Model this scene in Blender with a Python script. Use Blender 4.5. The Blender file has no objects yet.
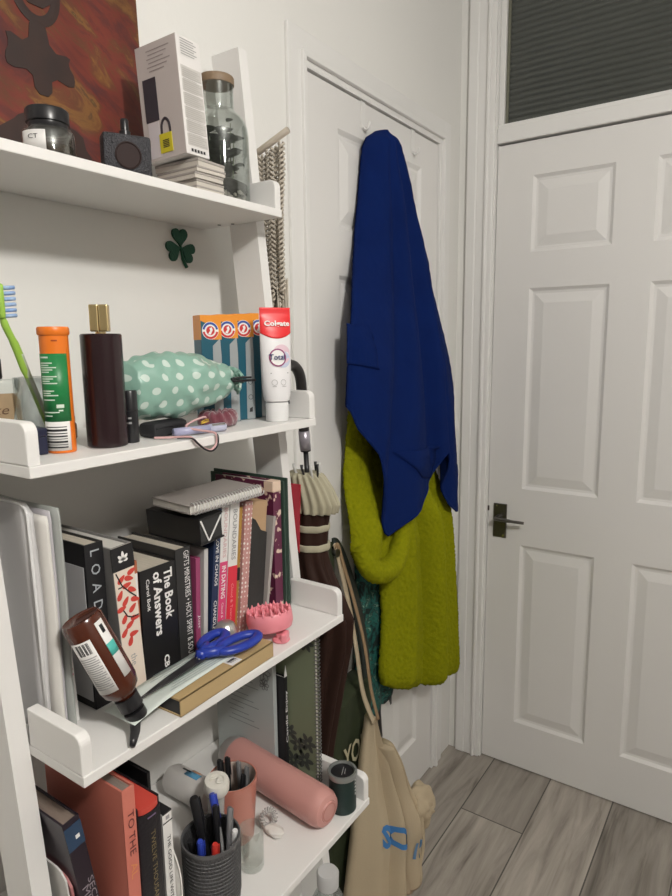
import bpy, bmesh, math, random
from math import pi, sin, cos, radians as R
from mathutils import Vector, Matrix, Euler, noise

random.seed(7)
sc = bpy.context.scene
C = sc.collection

# ------------------------------------------------------------------ camera, world, lights, exposure
cam = bpy.data.cameras.new('camera')
cam.sensor_fit = 'VERTICAL'; cam.sensor_height = 24.0; cam.lens = 637.62 * 24.0 / 896.0
cam.clip_start = 0.02; cam.clip_end = 50
camo = bpy.data.objects.new('camera', cam); C.objects.link(camo)
_yaw, _pit, _rol = .603, -.1624, -.0118
_f = Vector((-sin(_yaw) * cos(_pit), cos(_yaw) * cos(_pit), sin(_pit)))
_r = Vector((cos(_yaw), sin(_yaw), 0)); _u = _r.cross(_f)
_r2 = _r * cos(_rol) + _u * sin(_rol); _u2 = -_r * sin(_rol) + _u * cos(_rol)
camo.matrix_world = Matrix(((_r2.x, _u2.x, -_f.x, .8516), (_r2.y, _u2.y, -_f.y, 0), (_r2.z, _u2.z, -_f.z, 1.4114), (0, 0, 0, 1)))
sc.camera = camo

sc.view_settings.view_transform = 'Standard'
sc.view_settings.look = 'None'
sc.view_settings.gamma = 1.0
sc.view_settings.use_curve_mapping = False
sc.view_settings.exposure = 0.62

world = bpy.data.worlds.new('world'); sc.world = world; world.use_nodes = True
world.node_tree.nodes['Background'].inputs[0].default_value = (.9, .95, 1, 1)
world.node_tree.nodes['Background'].inputs[1].default_value = 0.02

def lamp(name, loc, power, col, radius):
    l = bpy.data.lights.new(name, 'POINT'); l.energy = power; l.color = col; l.shadow_soft_size = radius
    o = bpy.data.objects.new(name, l); C.objects.link(o); o.location = loc
    return o
lamp('ceiling_bulb', (1.60, .10, 2.25), 48, (1.0, .965, .915), .07)

# ------------------------------------------------------------------ materials
MATS = {}
def mat(name, col, rough=.5, metal=0, bump=0, bscale=40, var=0, vscale=8, trans=0, ior=1.45, sheen=0, coat=0, stretch=None, col2=None, spec=None):
    if name in MATS: return MATS[name]
    m = bpy.data.materials.new(name); m.use_nodes = True
    nt = m.node_tree; b = nt.nodes['Principled BSDF']
    b.inputs['Base Color'].default_value = (*col, 1); b.inputs['Roughness'].default_value = rough
    b.inputs['Metallic'].default_value = metal
    if trans: b.inputs['Transmission Weight'].default_value = trans; b.inputs['IOR'].default_value = ior
    if sheen: b.inputs['Sheen Weight'].default_value = sheen; b.inputs['Sheen Roughness'].default_value = .6
    if coat: b.inputs['Coat Weight'].default_value = coat
    if spec is not None: b.inputs['Specular IOR Level'].default_value = spec
    tc = nt.nodes.new('ShaderNodeTexCoord'); src = tc.outputs['Object']
    if stretch:
        mp = nt.nodes.new('ShaderNodeMapping'); mp.inputs['Scale'].default_value = stretch
        nt.links.new(src, mp.inputs[0]); src = mp.outputs[0]
    n = nt.nodes.new('ShaderNodeTexNoise'); n.inputs['Scale'].default_value = vscale; n.inputs['Detail'].default_value = 4
    nt.links.new(src, n.inputs['Vector'])
    mx = nt.nodes.new('ShaderNodeMix'); mx.data_type = 'RGBA'
    c2 = col2 if col2 else tuple(max(0, c * (1 - max(var, .03))) for c in col)
    mx.inputs[6].default_value = (*col, 1); mx.inputs[7].default_value = (*c2, 1)
    nt.links.new(n.outputs[0], mx.inputs[0]); nt.links.new(mx.outputs[2], b.inputs['Base Color'])
    if bump:
        n2 = nt.nodes.new('ShaderNodeTexNoise'); n2.inputs['Scale'].default_value = bscale; n2.inputs['Detail'].default_value = 3
        nt.links.new(src, n2.inputs['Vector'])
        bp = nt.nodes.new('ShaderNodeBump'); bp.inputs['Strength'].default_value = bump; bp.inputs['Distance'].default_value = .002
        nt.links.new(n2.outputs[0], bp.inputs['Height']); nt.links.new(bp.outputs[0], b.inputs['Normal'])
    MATS[name] = m
    return m

def nodes(m):
    return m.node_tree, m.node_tree.nodes, m.node_tree.links, m.node_tree.nodes['Principled BSDF']

wall_m = mat('wall_paint', (.79, .785, .755), .75, bump=.12, bscale=90, var=.02, vscale=3)
gloss_m = mat('white_gloss_paint', (.80, .795, .775), .32, bump=.06, bscale=30, var=.02, vscale=3)
door_m = mat('door_paint', (.78, .77, .75), .38, bump=.08, bscale=60, var=.02)
ceil_m = mat('ceiling_paint', (.60, .59, .57), .85)  # unseen ceiling, toned down to cut bounced light
lam_m = mat('white_laminate', (.80, .79, .77), .42, var=.02)
white_m = mat('white_card', (.78, .77, .75), .5)
paper_m = mat('paper', (.74, .72, .68), .7, bump=.1, bscale=60)
page_m = mat('page_edges', (.66, .60, .50), .8, bump=.5, bscale=30, stretch=(1, 12, 1), var=.25, vscale=30)
page_w = mat('page_edges_white', (.74, .72, .67), .8, bump=.5, bscale=30, stretch=(1, 12, 1), var=.2, vscale=30)
page_k = mat('page_edges_black', (.03, .03, .03), .7)
page_r = mat('page_edges_red', (.62, .07, .05), .6, var=.1)
black_m = mat('black_print', (.012, .012, .014), .45)
blackp = mat('black_plastic', (.014, .014, .016), .3)
ink_w = mat('white_ink', (.85, .84, .82), .6)
ink_k = mat('black_ink', (.02, .02, .022), .6)
ink_g = mat('grey_ink', (.35, .35, .35), .6)
silver = mat('silver_metal', (.75, .74, .72), .25, 1)
gold = mat('gold_metal', (.72, .58, .30), .28, 1)
chrome = mat('dark_chrome', (.20, .19, .175), .36, 1)
def thin_glass(name, tint, rough, edge):
    """thin-walled clear glass: see-through face on, mirror-like and greyer at grazing angles"""
    m = bpy.data.materials.new(name); m.use_nodes = True; nt = m.node_tree; N = nt.nodes; N.clear()
    out = N.new('ShaderNodeOutputMaterial'); mx = N.new('ShaderNodeMixShader'); tr = N.new('ShaderNodeBsdfTransparent'); gl = N.new('ShaderNodeBsdfGlossy')
    lw = N.new('ShaderNodeLayerWeight'); lw.inputs['Blend'].default_value = edge
    mp = N.new('ShaderNodeMapRange'); mp.inputs['To Min'].default_value = .04; mp.inputs['To Max'].default_value = .62
    tr.inputs[0].default_value = (*tint, 1); gl.inputs[0].default_value = (.82, .85, .84, 1); gl.inputs['Roughness'].default_value = rough
    nt.links.new(lw.outputs['Facing'], mp.inputs['Value']); nt.links.new(mp.outputs[0], mx.inputs[0]); nt.links.new(tr.outputs[0], mx.inputs[1]); nt.links.new(gl.outputs[0], mx.inputs[2]); nt.links.new(mx.outputs[0], out.inputs[0])
    return m
glass_m = thin_glass('clear_glass', (.93, .95, .94), .03, .22)
cut_glass = thin_glass('cut_glass', (.88, .90, .90), .10, .40)
plastic_clear = thin_glass('clear_plastic', (.90, .92, .92), .12, .30)
kraft_m = mat('kraft_card', (.50, .36, .18), .65, var=.12, vscale=20, bump=.1)

# ------------------------------------------------------------------ mesh helpers
def bm_new(): return bmesh.new()
def obj(name, bm, m, parent=None, smooth=False, label=None, M=None):
    me = bpy.data.meshes.new(name)
    bmesh.ops.recalc_face_normals(bm, faces=bm.faces)
    bm.to_mesh(me); bm.free()
    me.materials.append(m)
    if smooth:
        for p in me.polygons: p.use_smooth = True
        if smooth == 'auto':
            try: me.set_sharp_from_angle(angle=R(38))
            except Exception: pass
    o = bpy.data.objects.new(name, me); C.objects.link(o)
    if parent is not None: o.parent = parent
    if M is not None: o.matrix_local = M
    if label: o['label'] = label
    return o
def thing(name, label, cat, loc=(0, 0, 0), rot=(0, 0, 0), group=None):
    o = bpy.data.objects.new(name, None); C.objects.link(o)
    o.empty_display_size = .02
    o.location = loc; o.rotation_euler = rot; o['label'] = label; o['category'] = cat
    if group: o['group'] = group
    return o
def tag(o, label, cat, group=None):
    o['label'] = label; o['category'] = cat
    if group: o['group'] = group
    return o
def struct(name, bm, m, parent=None, smooth=False):
    o = obj(name, bm, m, parent, smooth)
    if parent is None: o['kind'] = 'structure'
    return o
def T(x=0, y=0, z=0): return Matrix.Translation((x, y, z))
def RX(a): return Matrix.Rotation(a, 4, 'X')
def RY(a): return Matrix.Rotation(a, 4, 'Y')
def RZ(a): return Matrix.Rotation(a, 4, 'Z')

def box(bm, lo, hi, bev=0, M=None, seg=2):
    vs = [bm.verts.new((x, y, z)) for x in (lo[0], hi[0]) for y in (lo[1], hi[1]) for z in (lo[2], hi[2])]
    fs = [bm.faces.new([vs[i] for i in q]) for q in ((0, 1, 3, 2), (4, 6, 7, 5), (0, 4, 5, 1), (2, 3, 7, 6), (0, 2, 6, 4), (1, 5, 7, 3))]
    if bev:
        es = list({e for f in fs for e in f.edges})
        r = bmesh.ops.bevel(bm, geom=es, offset=bev, segments=seg, profile=.5, affect='EDGES')
        vs = list({v for v in r['verts']} | {v for v in vs if v.is_valid})
    if M is not None: bmesh.ops.transform(bm, matrix=M, verts=[v for v in vs if v.is_valid])
    return bm
def bx(lo, hi, bev=0, M=None): return box(bm_new(), lo, hi, bev, M)
def lathe(bm, prof, seg=32, M=None, sx=1, sy=1, flute=None):
    """prof: list of (r, z); closed where r == 0"""
    rings = []; new = []
    for (r, z) in prof:
        if r <= 1e-6:
            v = bm.verts.new((0, 0, z)); rings.append([v]); new.append(v)
        else:
            ring = []
            for i in range(seg):
                a = 2 * pi * i / seg
                rr = r * (flute(a, z) if flute else 1)
                ring.append(bm.verts.new((rr * cos(a) * sx, rr * sin(a) * sy, z)))
            rings.append(ring); new += ring
    for a, b in zip(rings, rings[1:]):
        if len(a) == 1 and len(b) == 1: continue
        for i in range(seg):
            j = (i + 1) % seg
            if len(a) == 1: bm.faces.new((a[0], b[i], b[j]))
            elif len(b) == 1: bm.faces.new((a[i], b[0], a[j]))
            else: bm.faces.new((a[i], b[i], b[j], a[j]))
    if M is not None: bmesh.ops.transform(bm, matrix=M, verts=new)
    return bm
def lat(prof, seg=32, M=None, **k): return lathe(bm_new(), prof, seg, M, **k)
def tube(bm, pts, rad, seg=10, cap=True, flat=1.0, up=Vector((0, 0, 1))):
    pts = [Vector(p) for p in pts]; n = len(pts)
    rads = rad if isinstance(rad, (list, tuple)) else [rad] * n
    rings = []; prevn = None
    for i, p in enumerate(pts):
        t = (pts[min(i + 1, n - 1)] - pts[max(i - 1, 0)]).normalized()
        if prevn is None:
            a = up if abs(t.dot(up)) < .95 else Vector((1, 0, 0))
            nn = (a - t * a.dot(t)).normalized()
        else:
            nn = (prevn - t * prevn.dot(t)).normalized()
        prevn = nn; bb = t.cross(nn)
        rings.append([bm.verts.new(p + nn * cos(2 * pi * k / seg) * rads[i] * flat + bb * sin(2 * pi * k / seg) * rads[i]) for k in range(seg)])
    for a, b in zip(rings, rings[1:]):
        for i in range(seg): bm.faces.new((a[i], a[(i + 1) % seg], b[(i + 1) % seg], b[i]))
    if cap:
        bm.faces.new(rings[0]); bm.faces.new(rings[-1])
    return bm
def tb(pts, rad, seg=10, **k): return tube(bm_new(), pts, rad, seg, **k)
def spline(pts, n=8):
    P = [Vector(p) for p in pts]; out = []
    for i in range(len(P) - 1):
        p0, p1, p2, p3 = P[max(i - 1, 0)], P[i], P[i + 1], P[min(i + 2, len(P) - 1)]
        for k in range(n):
            t = k / n
            out.append(.5 * ((2 * p1) + (-p0 + p2) * t + (2 * p0 - 5 * p1 + 4 * p2 - p3) * t * t + (-p0 + 3 * p1 - 3 * p2 + p3) * t ** 3))
    out.append(P[-1]); return out
def prism(bm, poly, h, M=None):
    """poly in local xy, extruded 0..h in local z"""
    a = [bm.verts.new((x, y, 0)) for x, y in poly]; b = [bm.verts.new((x, y, h)) for x, y in poly]
    n = len(poly)
    bm.faces.new(a[::-1]); bm.faces.new(b)
    for i in range(n): bm.faces.new((a[i], a[(i + 1) % n], b[(i + 1) % n], b[i]))
    if M is not None: bmesh.ops.transform(bm, matrix=M, verts=a + b)
    return bm
def pr(poly, h, M=None): return prism(bm_new(), poly, h, M)
def circ(r, n=32, cx=0, cy=0, ry=None): return [(cx + r * cos(2 * pi * i / n), cy + (ry or r) * sin(2 * pi * i / n)) for i in range(n)]
def frame_M(o, xd, yd):
    xd = Vector(xd).normalized(); yd = Vector(yd).normalized(); zd = xd.cross(yd)
    return Matrix(((xd.x, yd.x, zd.x, o[0]), (xd.y, yd.y, zd.y, o[1]), (xd.z, yd.z, zd.z, o[2]), (0, 0, 0, 1)))
def closed_sheet(P, Q):
    """two grids of points (rows of equal length) joined into a closed skin"""
    bm = bm_new(); nr = len(P); nc = len(P[0])
    A = [[bm.verts.new(p) for p in row] for row in P]; B = [[bm.verts.new(p) for p in row] for row in Q]
    for i in range(nr - 1):
        for j in range(nc - 1):
            bm.faces.new((A[i][j], A[i][j + 1], A[i + 1][j + 1], A[i + 1][j]))
            bm.faces.new((B[i][j], B[i + 1][j], B[i + 1][j + 1], B[i][j + 1]))
    for i in range(nr - 1):
        bm.faces.new((A[i][0], A[i + 1][0], B[i + 1][0], B[i][0])); bm.faces.new((A[i][-1], B[i][-1], B[i + 1][-1], A[i + 1][-1]))
    for j in range(nc - 1):
        bm.faces.new((A[0][j], B[0][j], B[0][j + 1], A[0][j + 1])); bm.faces.new((A[-1][j], A[-1][j + 1], B[-1][j + 1], B[-1][j]))
    return bm
def text(name, body, L, H, o, xd, yd, m, parent, bold=0.0, lift=.0004, shear=0):
    """flat printed lettering fitted in length L and height H, centred on o"""
    cu = bpy.data.curves.new(name, 'FONT'); cu.body = body; cu.align_x = 'CENTER'; cu.resolution_u = 2; cu.offset = bold; cu.shear = shear
    cu.space_line = .85
    t = bpy.data.objects.new(name, cu); C.objects.link(t)
    bpy.context.view_layer.update()
    me = bpy.data.meshes.new_from_object(t.evaluated_get(bpy.context.evaluated_depsgraph_get()))
    bpy.data.objects.remove(t); bpy.data.curves.remove(cu)
    xs = [v.co.x for v in me.vertices]; ys = [v.co.y for v in me.vertices]
    cx, cy = (min(xs) + max(xs)) / 2, (min(ys) + max(ys)) / 2
    sx = L / (max(xs) - min(xs)) if L else H / (max(ys) - min(ys)); sy = H / (max(ys) - min(ys)) if H else sx
    M = frame_M(o, xd, yd); nz = Vector(xd).normalized().cross(Vector(yd).normalized())
    for v in me.vertices: v.co = M @ Vector(((v.co.x - cx) * sx, (v.co.y - cy) * sy, lift))
    me.materials.clear(); me.materials.append(m)
    ob = bpy.data.objects.new(name, me); C.objects.link(ob)
    ob.parent = parent
    return ob
def lines(rows, m, parent, name, o, xd, yd, lift=.0003, h=.0012):
    """printed small-print lines: list of (x0, x1, y) in a label's plane"""
    bm = bm_new(); M = frame_M(o, xd, yd)
    for (x0, x1, y) in rows:
        vs = [bm.verts.new(M @ Vector(p)) for p in ((x0, y - h / 2, lift), (x1, y - h / 2, lift), (x1, y + h / 2, lift), (x0, y + h / 2, lift))]
        bm.faces.new(vs)
    return obj(name, bm, m, parent)
def patch_cyl(r, a0, a1, z0, z1, n=14, th=.0004):
    """curved label wrapped on an upright cylinder"""
    P = []; Q = []
    for z in (z0, z1):
        P.append([Vector(((r + th) * cos(a0 + (a1 - a0) * i / n), (r + th) * sin(a0 + (a1 - a0) * i / n), z)) for i in range(n + 1)])
        Q.append([Vector(((r + .00005) * cos(a0 + (a1 - a0) * i / n), (r + .00005) * sin(a0 + (a1 - a0) * i / n), z)) for i in range(n + 1)])
    return closed_sheet(P, Q)
def wrap_text(ob, r, axis_ang):
    pass

# ------------------------------------------------------------------ room shell
D = 1.934          # plane of the far door's face
XR, YB, ZC = 2.6, -1.6, 2.5
def floor_mat():
    m = mat('grey_oak_planks', (.30, .275, .245), .45); nt, N, Lk, b = nodes(m)
    for n in list(N):
        if n.type in ('TEX_NOISE', 'MIX', 'BUMP'): N.remove(n)
    tc = [n for n in N if n.type == 'TEX_COORD'][0]
    sep = N.new('ShaderNodeSeparateXYZ'); Lk.new(tc.outputs['Object'], sep.inputs[0])
    def mth(op, a, b_=None, c=None):
        n = N.new('ShaderNodeMath'); n.operation = op
        for i, v in enumerate((a, b_, c)):
            if v is None: continue
            if isinstance(v, (int, float)): n.inputs[i].default_value = v
            else: Lk.new(v, n.inputs[i])
        return n.outputs[0]
    px = mth('DIVIDE', mth('SUBTRACT', sep.outputs[0], .163), .1905)
    pid = mth('FLOOR', px); fx = mth('FRACT', px)
    off = mth('MULTIPLY', mth('FRACT', mth('MULTIPLY', mth('ADD', pid, 3), .618)), 1.2)
    py = mth('DIVIDE', mth('ADD', mth('SUBTRACT', sep.outputs[1], 1.654), off), 1.2)
    # the board nearest the shelf wall has its joint at 1.654 m
    fy = mth('FRACT', mth('ADD', py, -.618 * 3 + 2 - .0)); bid = mth('FLOOR', mth('ADD', py, -.618 * 3 + 2))
    wn = N.new('ShaderNodeTexWhiteNoise'); wn.noise_dimensions = '2D'
    cb = N.new('ShaderNodeCombineXYZ'); Lk.new(pid, cb.inputs[0]); Lk.new(bid, cb.inputs[1]); Lk.new(cb.outputs[0], wn.inputs['Vector'])
    # grain
    cg = N.new('ShaderNodeCombineXYZ')
    Lk.new(mth('ADD', mth('MULTIPLY', sep.outputs[0], 26), mth('MULTIPLY', wn.outputs[0], 60)), cg.inputs[0]); Lk.new(mth('MULTIPLY', sep.outputs[1], 2.6), cg.inputs[1])
    g = N.new('ShaderNodeTexNoise'); g.inputs['Scale'].default_value = 1; g.inputs['Detail'].default_value = 6; g.inputs['Roughness'].default_value = .62; g.inputs['Distortion'].default_value = .6
    Lk.new(cg.outputs[0], g.inputs['Vector'])
    cr = N.new('ShaderNodeValToRGB'); Lk.new(g.outputs[0], cr.inputs[0])
    e = cr.color_ramp.elements; e[0].position = .28; e[0].color = (.14, .122, .104, 1); e[1].position = .74; e[1].color = (.44, .40, .355, 1)
    k = e.new(.46); k.color = (.30, .27, .236, 1)
    hsv = N.new('ShaderNodeHueSaturation'); Lk.new(cr.outputs[0], hsv.inputs['Color']); Lk.new(mth('ADD', mth('MULTIPLY', wn.outputs[0], .35), .85), hsv.inputs['Value'])
    sx = mth('LESS_THAN', mth('ABSOLUTE', mth('SUBTRACT', mth('FRACT', mth('ADD', fx, .5)), .5)), .010)
    sy = mth('LESS_THAN', mth('ABSOLUTE', mth('SUBTRACT', mth('FRACT', mth('ADD', fy, .5)), .5)), .0016)
    seam = mth('MAXIMUM', sx, sy)
    mx = N.new('ShaderNodeMix'); mx.data_type = 'RGBA'; Lk.new(mth('MULTIPLY', seam, .85), mx.inputs[0]); Lk.new(hsv.outputs[0], mx.inputs[6]); mx.inputs[7].default_value = (.045, .04, .035, 1)
    Lk.new(mx.outputs[2], b.inputs['Base Color'])
    bp = N.new('ShaderNodeBump'); bp.inputs['Strength'].default_value = .25; bp.inputs['Distance'].default_value = .001
    Lk.new(mth('SUBTRACT', g.outputs[0], mth('MULTIPLY', seam, 1.5)), bp.inputs['Height']); Lk.new(bp.outputs[0], b.inputs['Normal'])
    return m
struct('floor', bx((-.2, YB - .1, -.1), (XR + .1, D + .25, 0)), floor_mat())
struct('ceiling', bx((-.2, YB - .1, ZC), (XR + .1, D + .25, ZC + .1)), ceil_m)
# left wall with the cupboard door opening
DL0, DL1, DLZ = 1.140, 1.772, 1.972
bm = bm_new()
box(bm, (-.15, YB - .1, 0), (0, DL0 - .018, ZC)); box(bm, (-.15, DL1 + .018, 0), (0, D + .25, ZC)); box(bm, (-.15, DL0 - .018, DLZ + .022), (0, DL1 + .018, ZC))
struct('wall_left', bm, wall_m)
WY = D - .012      # far wall's plaster plane
FX0, FX1, FZ = .116, .882, 1.984
GX0, GX1, GZ0, GZ1 = .132, .866, 2.042, 2.42
bm = bm_new()
box(bm, (0, WY, 0), (FX0 - .03, WY + .15, ZC)); box(bm, (FX1 + .03, WY, 0), (XR, WY + .15, ZC)); box(bm, (FX0 - .03, WY, GZ1 + .04), (FX1 + .03, WY + .15, ZC))
struct('wall_far', bm, wall_m)
room_m = mat('low_bounce_wall', (.30, .285, .27), .8)  # unseen walls, toned dark to cut bounced light
struct('wall_right', bx((XR, YB - .1, 0), (XR + .1, D + .25, ZC)), room_m)
struct('wall_back', bx((-.15, YB - .1, 0), (XR, YB, ZC)), room_m)

# panelled door leaf: face in local XZ, looking along -Y; lower-left corner at the origin
PZ = [(.162, .773), (.955, 1.567), (1.671, 1.886)]
def panel_leaf(w, cols, zt, th=.035, rows=PZ):
    bm = bm_new()
    xs = sorted({0, w} | {c for p in cols for c in p}); zs = sorted({.004, zt} | {c for p in rows for c in p})
    vs = {}
    def V(x, y, z):
        k = (round(x, 5), round(y, 5), round(z, 5))
        if k not in vs: vs[k] = bm.verts.new((x, y, z))
        return vs[k]
    for x0, x1 in zip(xs, xs[1:]):
        for z0, z1 in zip(zs, zs[1:]):
            if (x0, x1) in cols and (z0, z1) in rows:
                steps = [(0, 0), (.009, .007), (.016, .008), (.044, .0015)]
                for (i0, d0), (i1, d1) in zip(steps, steps[1:]):
                    a = [(x0 + i0, d0, z0 + i0), (x1 - i0, d0, z0 + i0), (x1 - i0, d0, z1 - i0), (x0 + i0, d0, z1 - i0)]
                    b = [(x0 + i1, d1, z0 + i1), (x1 - i1, d1, z0 + i1), (x1 - i1, d1, z1 - i1), (x0 + i1, d1, z1 - i1)]
                    for k in range(4): bm.faces.new((V(*a[k]), V(*a[(k + 1) % 4]), V(*b[(k + 1) % 4]), V(*b[k])))
                bm.faces.new([V(*p) for p in b])
            else:
                bm.faces.new((V(x0, 0, z0), V(x1, 0, z0), V(x1, 0, z1), V(x0, 0, z1)))
    # back and edges
    f = [V(0, th, .004), V(w, th, .004), V(w, th, zt), V(0, th, zt)]
    bm.faces.new(f[::-1])
    zl = zs; 
    bm.faces.new([V(0, 0, z) for z in zl] + [f[3], f[0]]); bm.faces.new([V(w, 0, z) for z in zl[::-1]] + [f[1], f[2]])
    bm.faces.new([V(x, 0, .004) for x in xs[::-1]] + [f[0], f[1]]); bm.faces.new([V(x, 0, zt) for x in xs] + [f[2], f[3]])
    return bm
# far door (on the end wall)
bm = panel_leaf(.762, [(.1066, .3318), (.4352, .6604)], 1.981)
d2 = struct('door_2', bm, door_m); d2.location = (FX0 + .002, D, 0)
hp = obj('handle_plate', bx((.018, -.005, .789), (.062, .001, .900), .002), chrome, d2)
bm = bm_new(); lathe(bm, [(0, 0), (.009, 0), (.009, .012), (.0075, .03), (0, .03)], 16, T(.040, -.004, .858) @ RX(pi / 2))
tube(bm, spline([(.036, -.036, .858), (.05, -.040, .858), (.09, -.042, .8575), (.128, -.036, .856)], 5), [.0085] * 5 + [.0075] * 5 + [.006] * 6, 10, flat=.75)
obj('lever', bm, chrome, hp, 'auto')
bm = bm_new()
for z in (.796, .893): lathe(bm, [(0, 0), (.0035, 0), (.003, .001), (0, .0013)], 10, T(.030 if z > .85 else .052, -.005, z) @ RX(pi / 2))
obj('screw', bm, silver, hp)
obj('latch', bx((-.004, -.002, .872), (.003, .012, .888)), mat('latch_dark', (.06, .05, .045), .4, .6), d2)

# cupboard door (on the left wall): same leaf turned to face +X
wl = DL1 - DL0 - .006
bm = panel_leaf(wl, [(.115, .268), (.372, wl - .101)], 1.968)
d1 = struct('door_1', bm, door_m); d1.location = (0, DL0 + .003, 0); d1.rotation_euler = (0, 0, pi / 2)
bm = bm_new(); lathe(bm, [(0, 0), (.022, 0), (.022, .006), (.010, .010), (.009, .024), (0, .024)], 20, T(.030, 0, .93) @ RX(pi / 2))
tube(bm, [(.030, -.0235, .93), (.030, -.046, .93)], [.008, .010], 12)
obj('handle', bm, chrome, d1, 'auto')

# mouldings: stepped casing profile built by sweeping boxes
def casing(bm, axis, lo, hi, at, side):
    pass
bm = bm_new()      # trim_1: casing of the cupboard door
for (w0, w1, p) in ((.018, .066, .009), (.014, .026, .017), (.001, .016, .007)):
    box(bm, (0, DL0 - w1, 0), (p, DL0 - w0, DLZ + w1), .002); box(bm, (0, DL1 + w0, 0), (p, DL1 + w1, DLZ + w1), .002); box(bm, (0, DL0 - w1 + .001, DLZ + w0), (p - .0005, DL1 + w1 - .001, DLZ + w1), .002)
box(bm, (-.05, DL0 - .018, 0), (.006, DL0, DLZ + .018)); box(bm, (-.05, DL1, 0), (.006, DL1 + .018, DLZ + .018)); box(bm, (-.05, DL0, DLZ), (.006, DL1, DLZ + .018))
struct('trim_1', bm, gloss_m)
bm = bm_new()      # trim_2: casing and frame of the far door
yf = WY
for (w0, w1, p) in ((.0, .084, .010), (.014, .026, .017), (.052, .084, .013)):
    box(bm, (FX0 - .004 - w1, yf - p, 0), (FX0 - .004 - w0, yf + .002, ZC - .001), .004); box(bm, (FX1 + .004 + w0, yf - p, 0), (FX1 + .004 + w1, yf + .002, ZC - .001), .004)
box(bm, (FX0 - .03, yf, 0), (FX0, yf + .12, ZC)); box(bm, (FX1, yf, 0), (FX1 + .03, yf + .12, ZC))
struct('trim_2', bm, gloss_m)
bm = bm_new(); box(bm, (FX0, yf + .002, FZ + .003), (FX1, yf + .1, GZ0 - .012), .003); box(bm, (FX0, yf + .012, GZ0 - .014), (FX1, yf + .09, GZ0), .002)
box(bm, (FX0, yf + .012, GZ0), (GX0, yf + .05, GZ1), .002); box(bm, (GX1, yf + .012, GZ0), (FX1, yf + .05, GZ1), .002); box(bm, (FX0, yf + .002, GZ1), (FX1, yf + .1, GZ1 + .05), .002)
struct('trim_3', bm, gloss_m)
# reeded transom pane: real horizontal ribs
bm = bm_new(); P = []; Q = []
n = 320
for i in range(n + 1):
    z = GZ0 + (GZ1 - GZ0) * i / n; y = yf + .032 - .0042 * abs(sin(pi * (z - GZ0) / .0165))
    P.append([Vector((GX0, y, z)), Vector((GX1, y, z))]); Q.append([Vector((GX0, yf + .036, z)), Vector((GX1, yf + .036, z))])
struct('window_1', closed_sheet(P, Q), mat('dark_beyond_reeded_glass', (.105, .112, .102), .18, var=.25, vscale=5, trans=.1))  # dark tint stands in for the unlit room behind the pane
# sealant bead round the pane
bm = bm_new(); box(bm, (GX0, yf + .022, GZ0), (GX0 + .008, yf + .031, GZ1), .002); box(bm, (GX0, yf + .024, GZ0), (GX1, yf + .031, GZ0 + .003), .001)
struct('trim_4', bm, mat('old_sealant', (.20, .20, .15), .6, var=.35, vscale=60))
# lobby beyond the transom
struct('wall_beyond', bx((-.2, D + .6, 0), (XR, D + .65, ZC)), wall_m)
# baseboards
bm = bm_new(); box(bm, (0, YB, 0), (.014, DL0 - .07, .09), .003); struct('baseboard_left', bm, gloss_m)
bm = bm_new(); box(bm, (FX1 + .09, WY - .014, 0), (XR, WY, .09), .003); struct('baseboard_far', bm, gloss_m)

# ------------------------------------------------------------------ leaning shelf unit
SH = [(1.624, .177), (1.2915, .238), (.965, .288), (.645, .338), (.320, .388)]   # top of board, front edge
Y0, Y1 = .345, .835
unit = thing('ladder_shelf', 'white leaning ladder shelf unit against the left wall, its boards full of books and toiletries', 'shelf unit', (0, (Y0 + Y1) / 2, 0))
uy = (Y0 + Y1) / 2
def upright_x(z): return .094 + .10 * (1.885 - z)
for (ya, yb) in ((Y0 - .0225, Y0 - .0005), (Y1 + .0005, Y1 + .0205)):
    poly = [(upright_x(0) - .06, 0), (upright_x(0), 0), (upright_x(1.885), 1.885), (upright_x(1.885) - .06, 1.885)]
    M = Matrix(((1, 0, 0, 0), (0, 0, 1, ya - uy), (0, 1, 0, 0), (0, 0, 0, 1)))
    obj('side_upright', pr(poly, yb - ya, M), lam_m, unit)
for i, (z, xf) in enumerate(SH):
    b = obj('shelf_board', bx((.002, Y0 - uy, z - .0125), (xf, Y1 - uy, z), .0012), lam_m, unit)
    for ya in (Y0, Y1 - .014):
        xb = upright_x(z) + .001 if True else 0
        poly = [(xb, z + .0003), (xf - .002, z + .0003)]
        h = .045
        for k in range(7):
            a = pi / 2 * k / 6
            poly.append((xf - .002 - .012 + .012 * cos(a), z + h - .012 + .012 * sin(a)))
        poly.append((xb, z + h))
        M = Matrix(((1, 0, 0, 0), (0, 0, 1, ya - uy), (0, 1, 0, 0), (0, 0, 0, 1)))
        bm = pr(poly, .014, M)
        es = [e for e in bm.edges if abs((e.verts[0].co - e.verts[1].co).y) < 1e-5]
        bmesh.ops.bevel(bm, geom=es, offset=.0015, segments=2, profile=.5, affect='EDGES')
        obj('end_rail', bm, lam_m, b)
    if i == 0:
        bm = bm_new()
        for p in ((.055, .817), (.079, .824), (.06, .37)): lathe(bm, [(0, z - .0133), (.003, z - .0133), (.003, z - .0124)], 10, T(p[0], p[1] - uy, 0))
        obj('screw_cap', bm, mat('screw_dark', (.1, .09, .08), .5), b)

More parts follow.
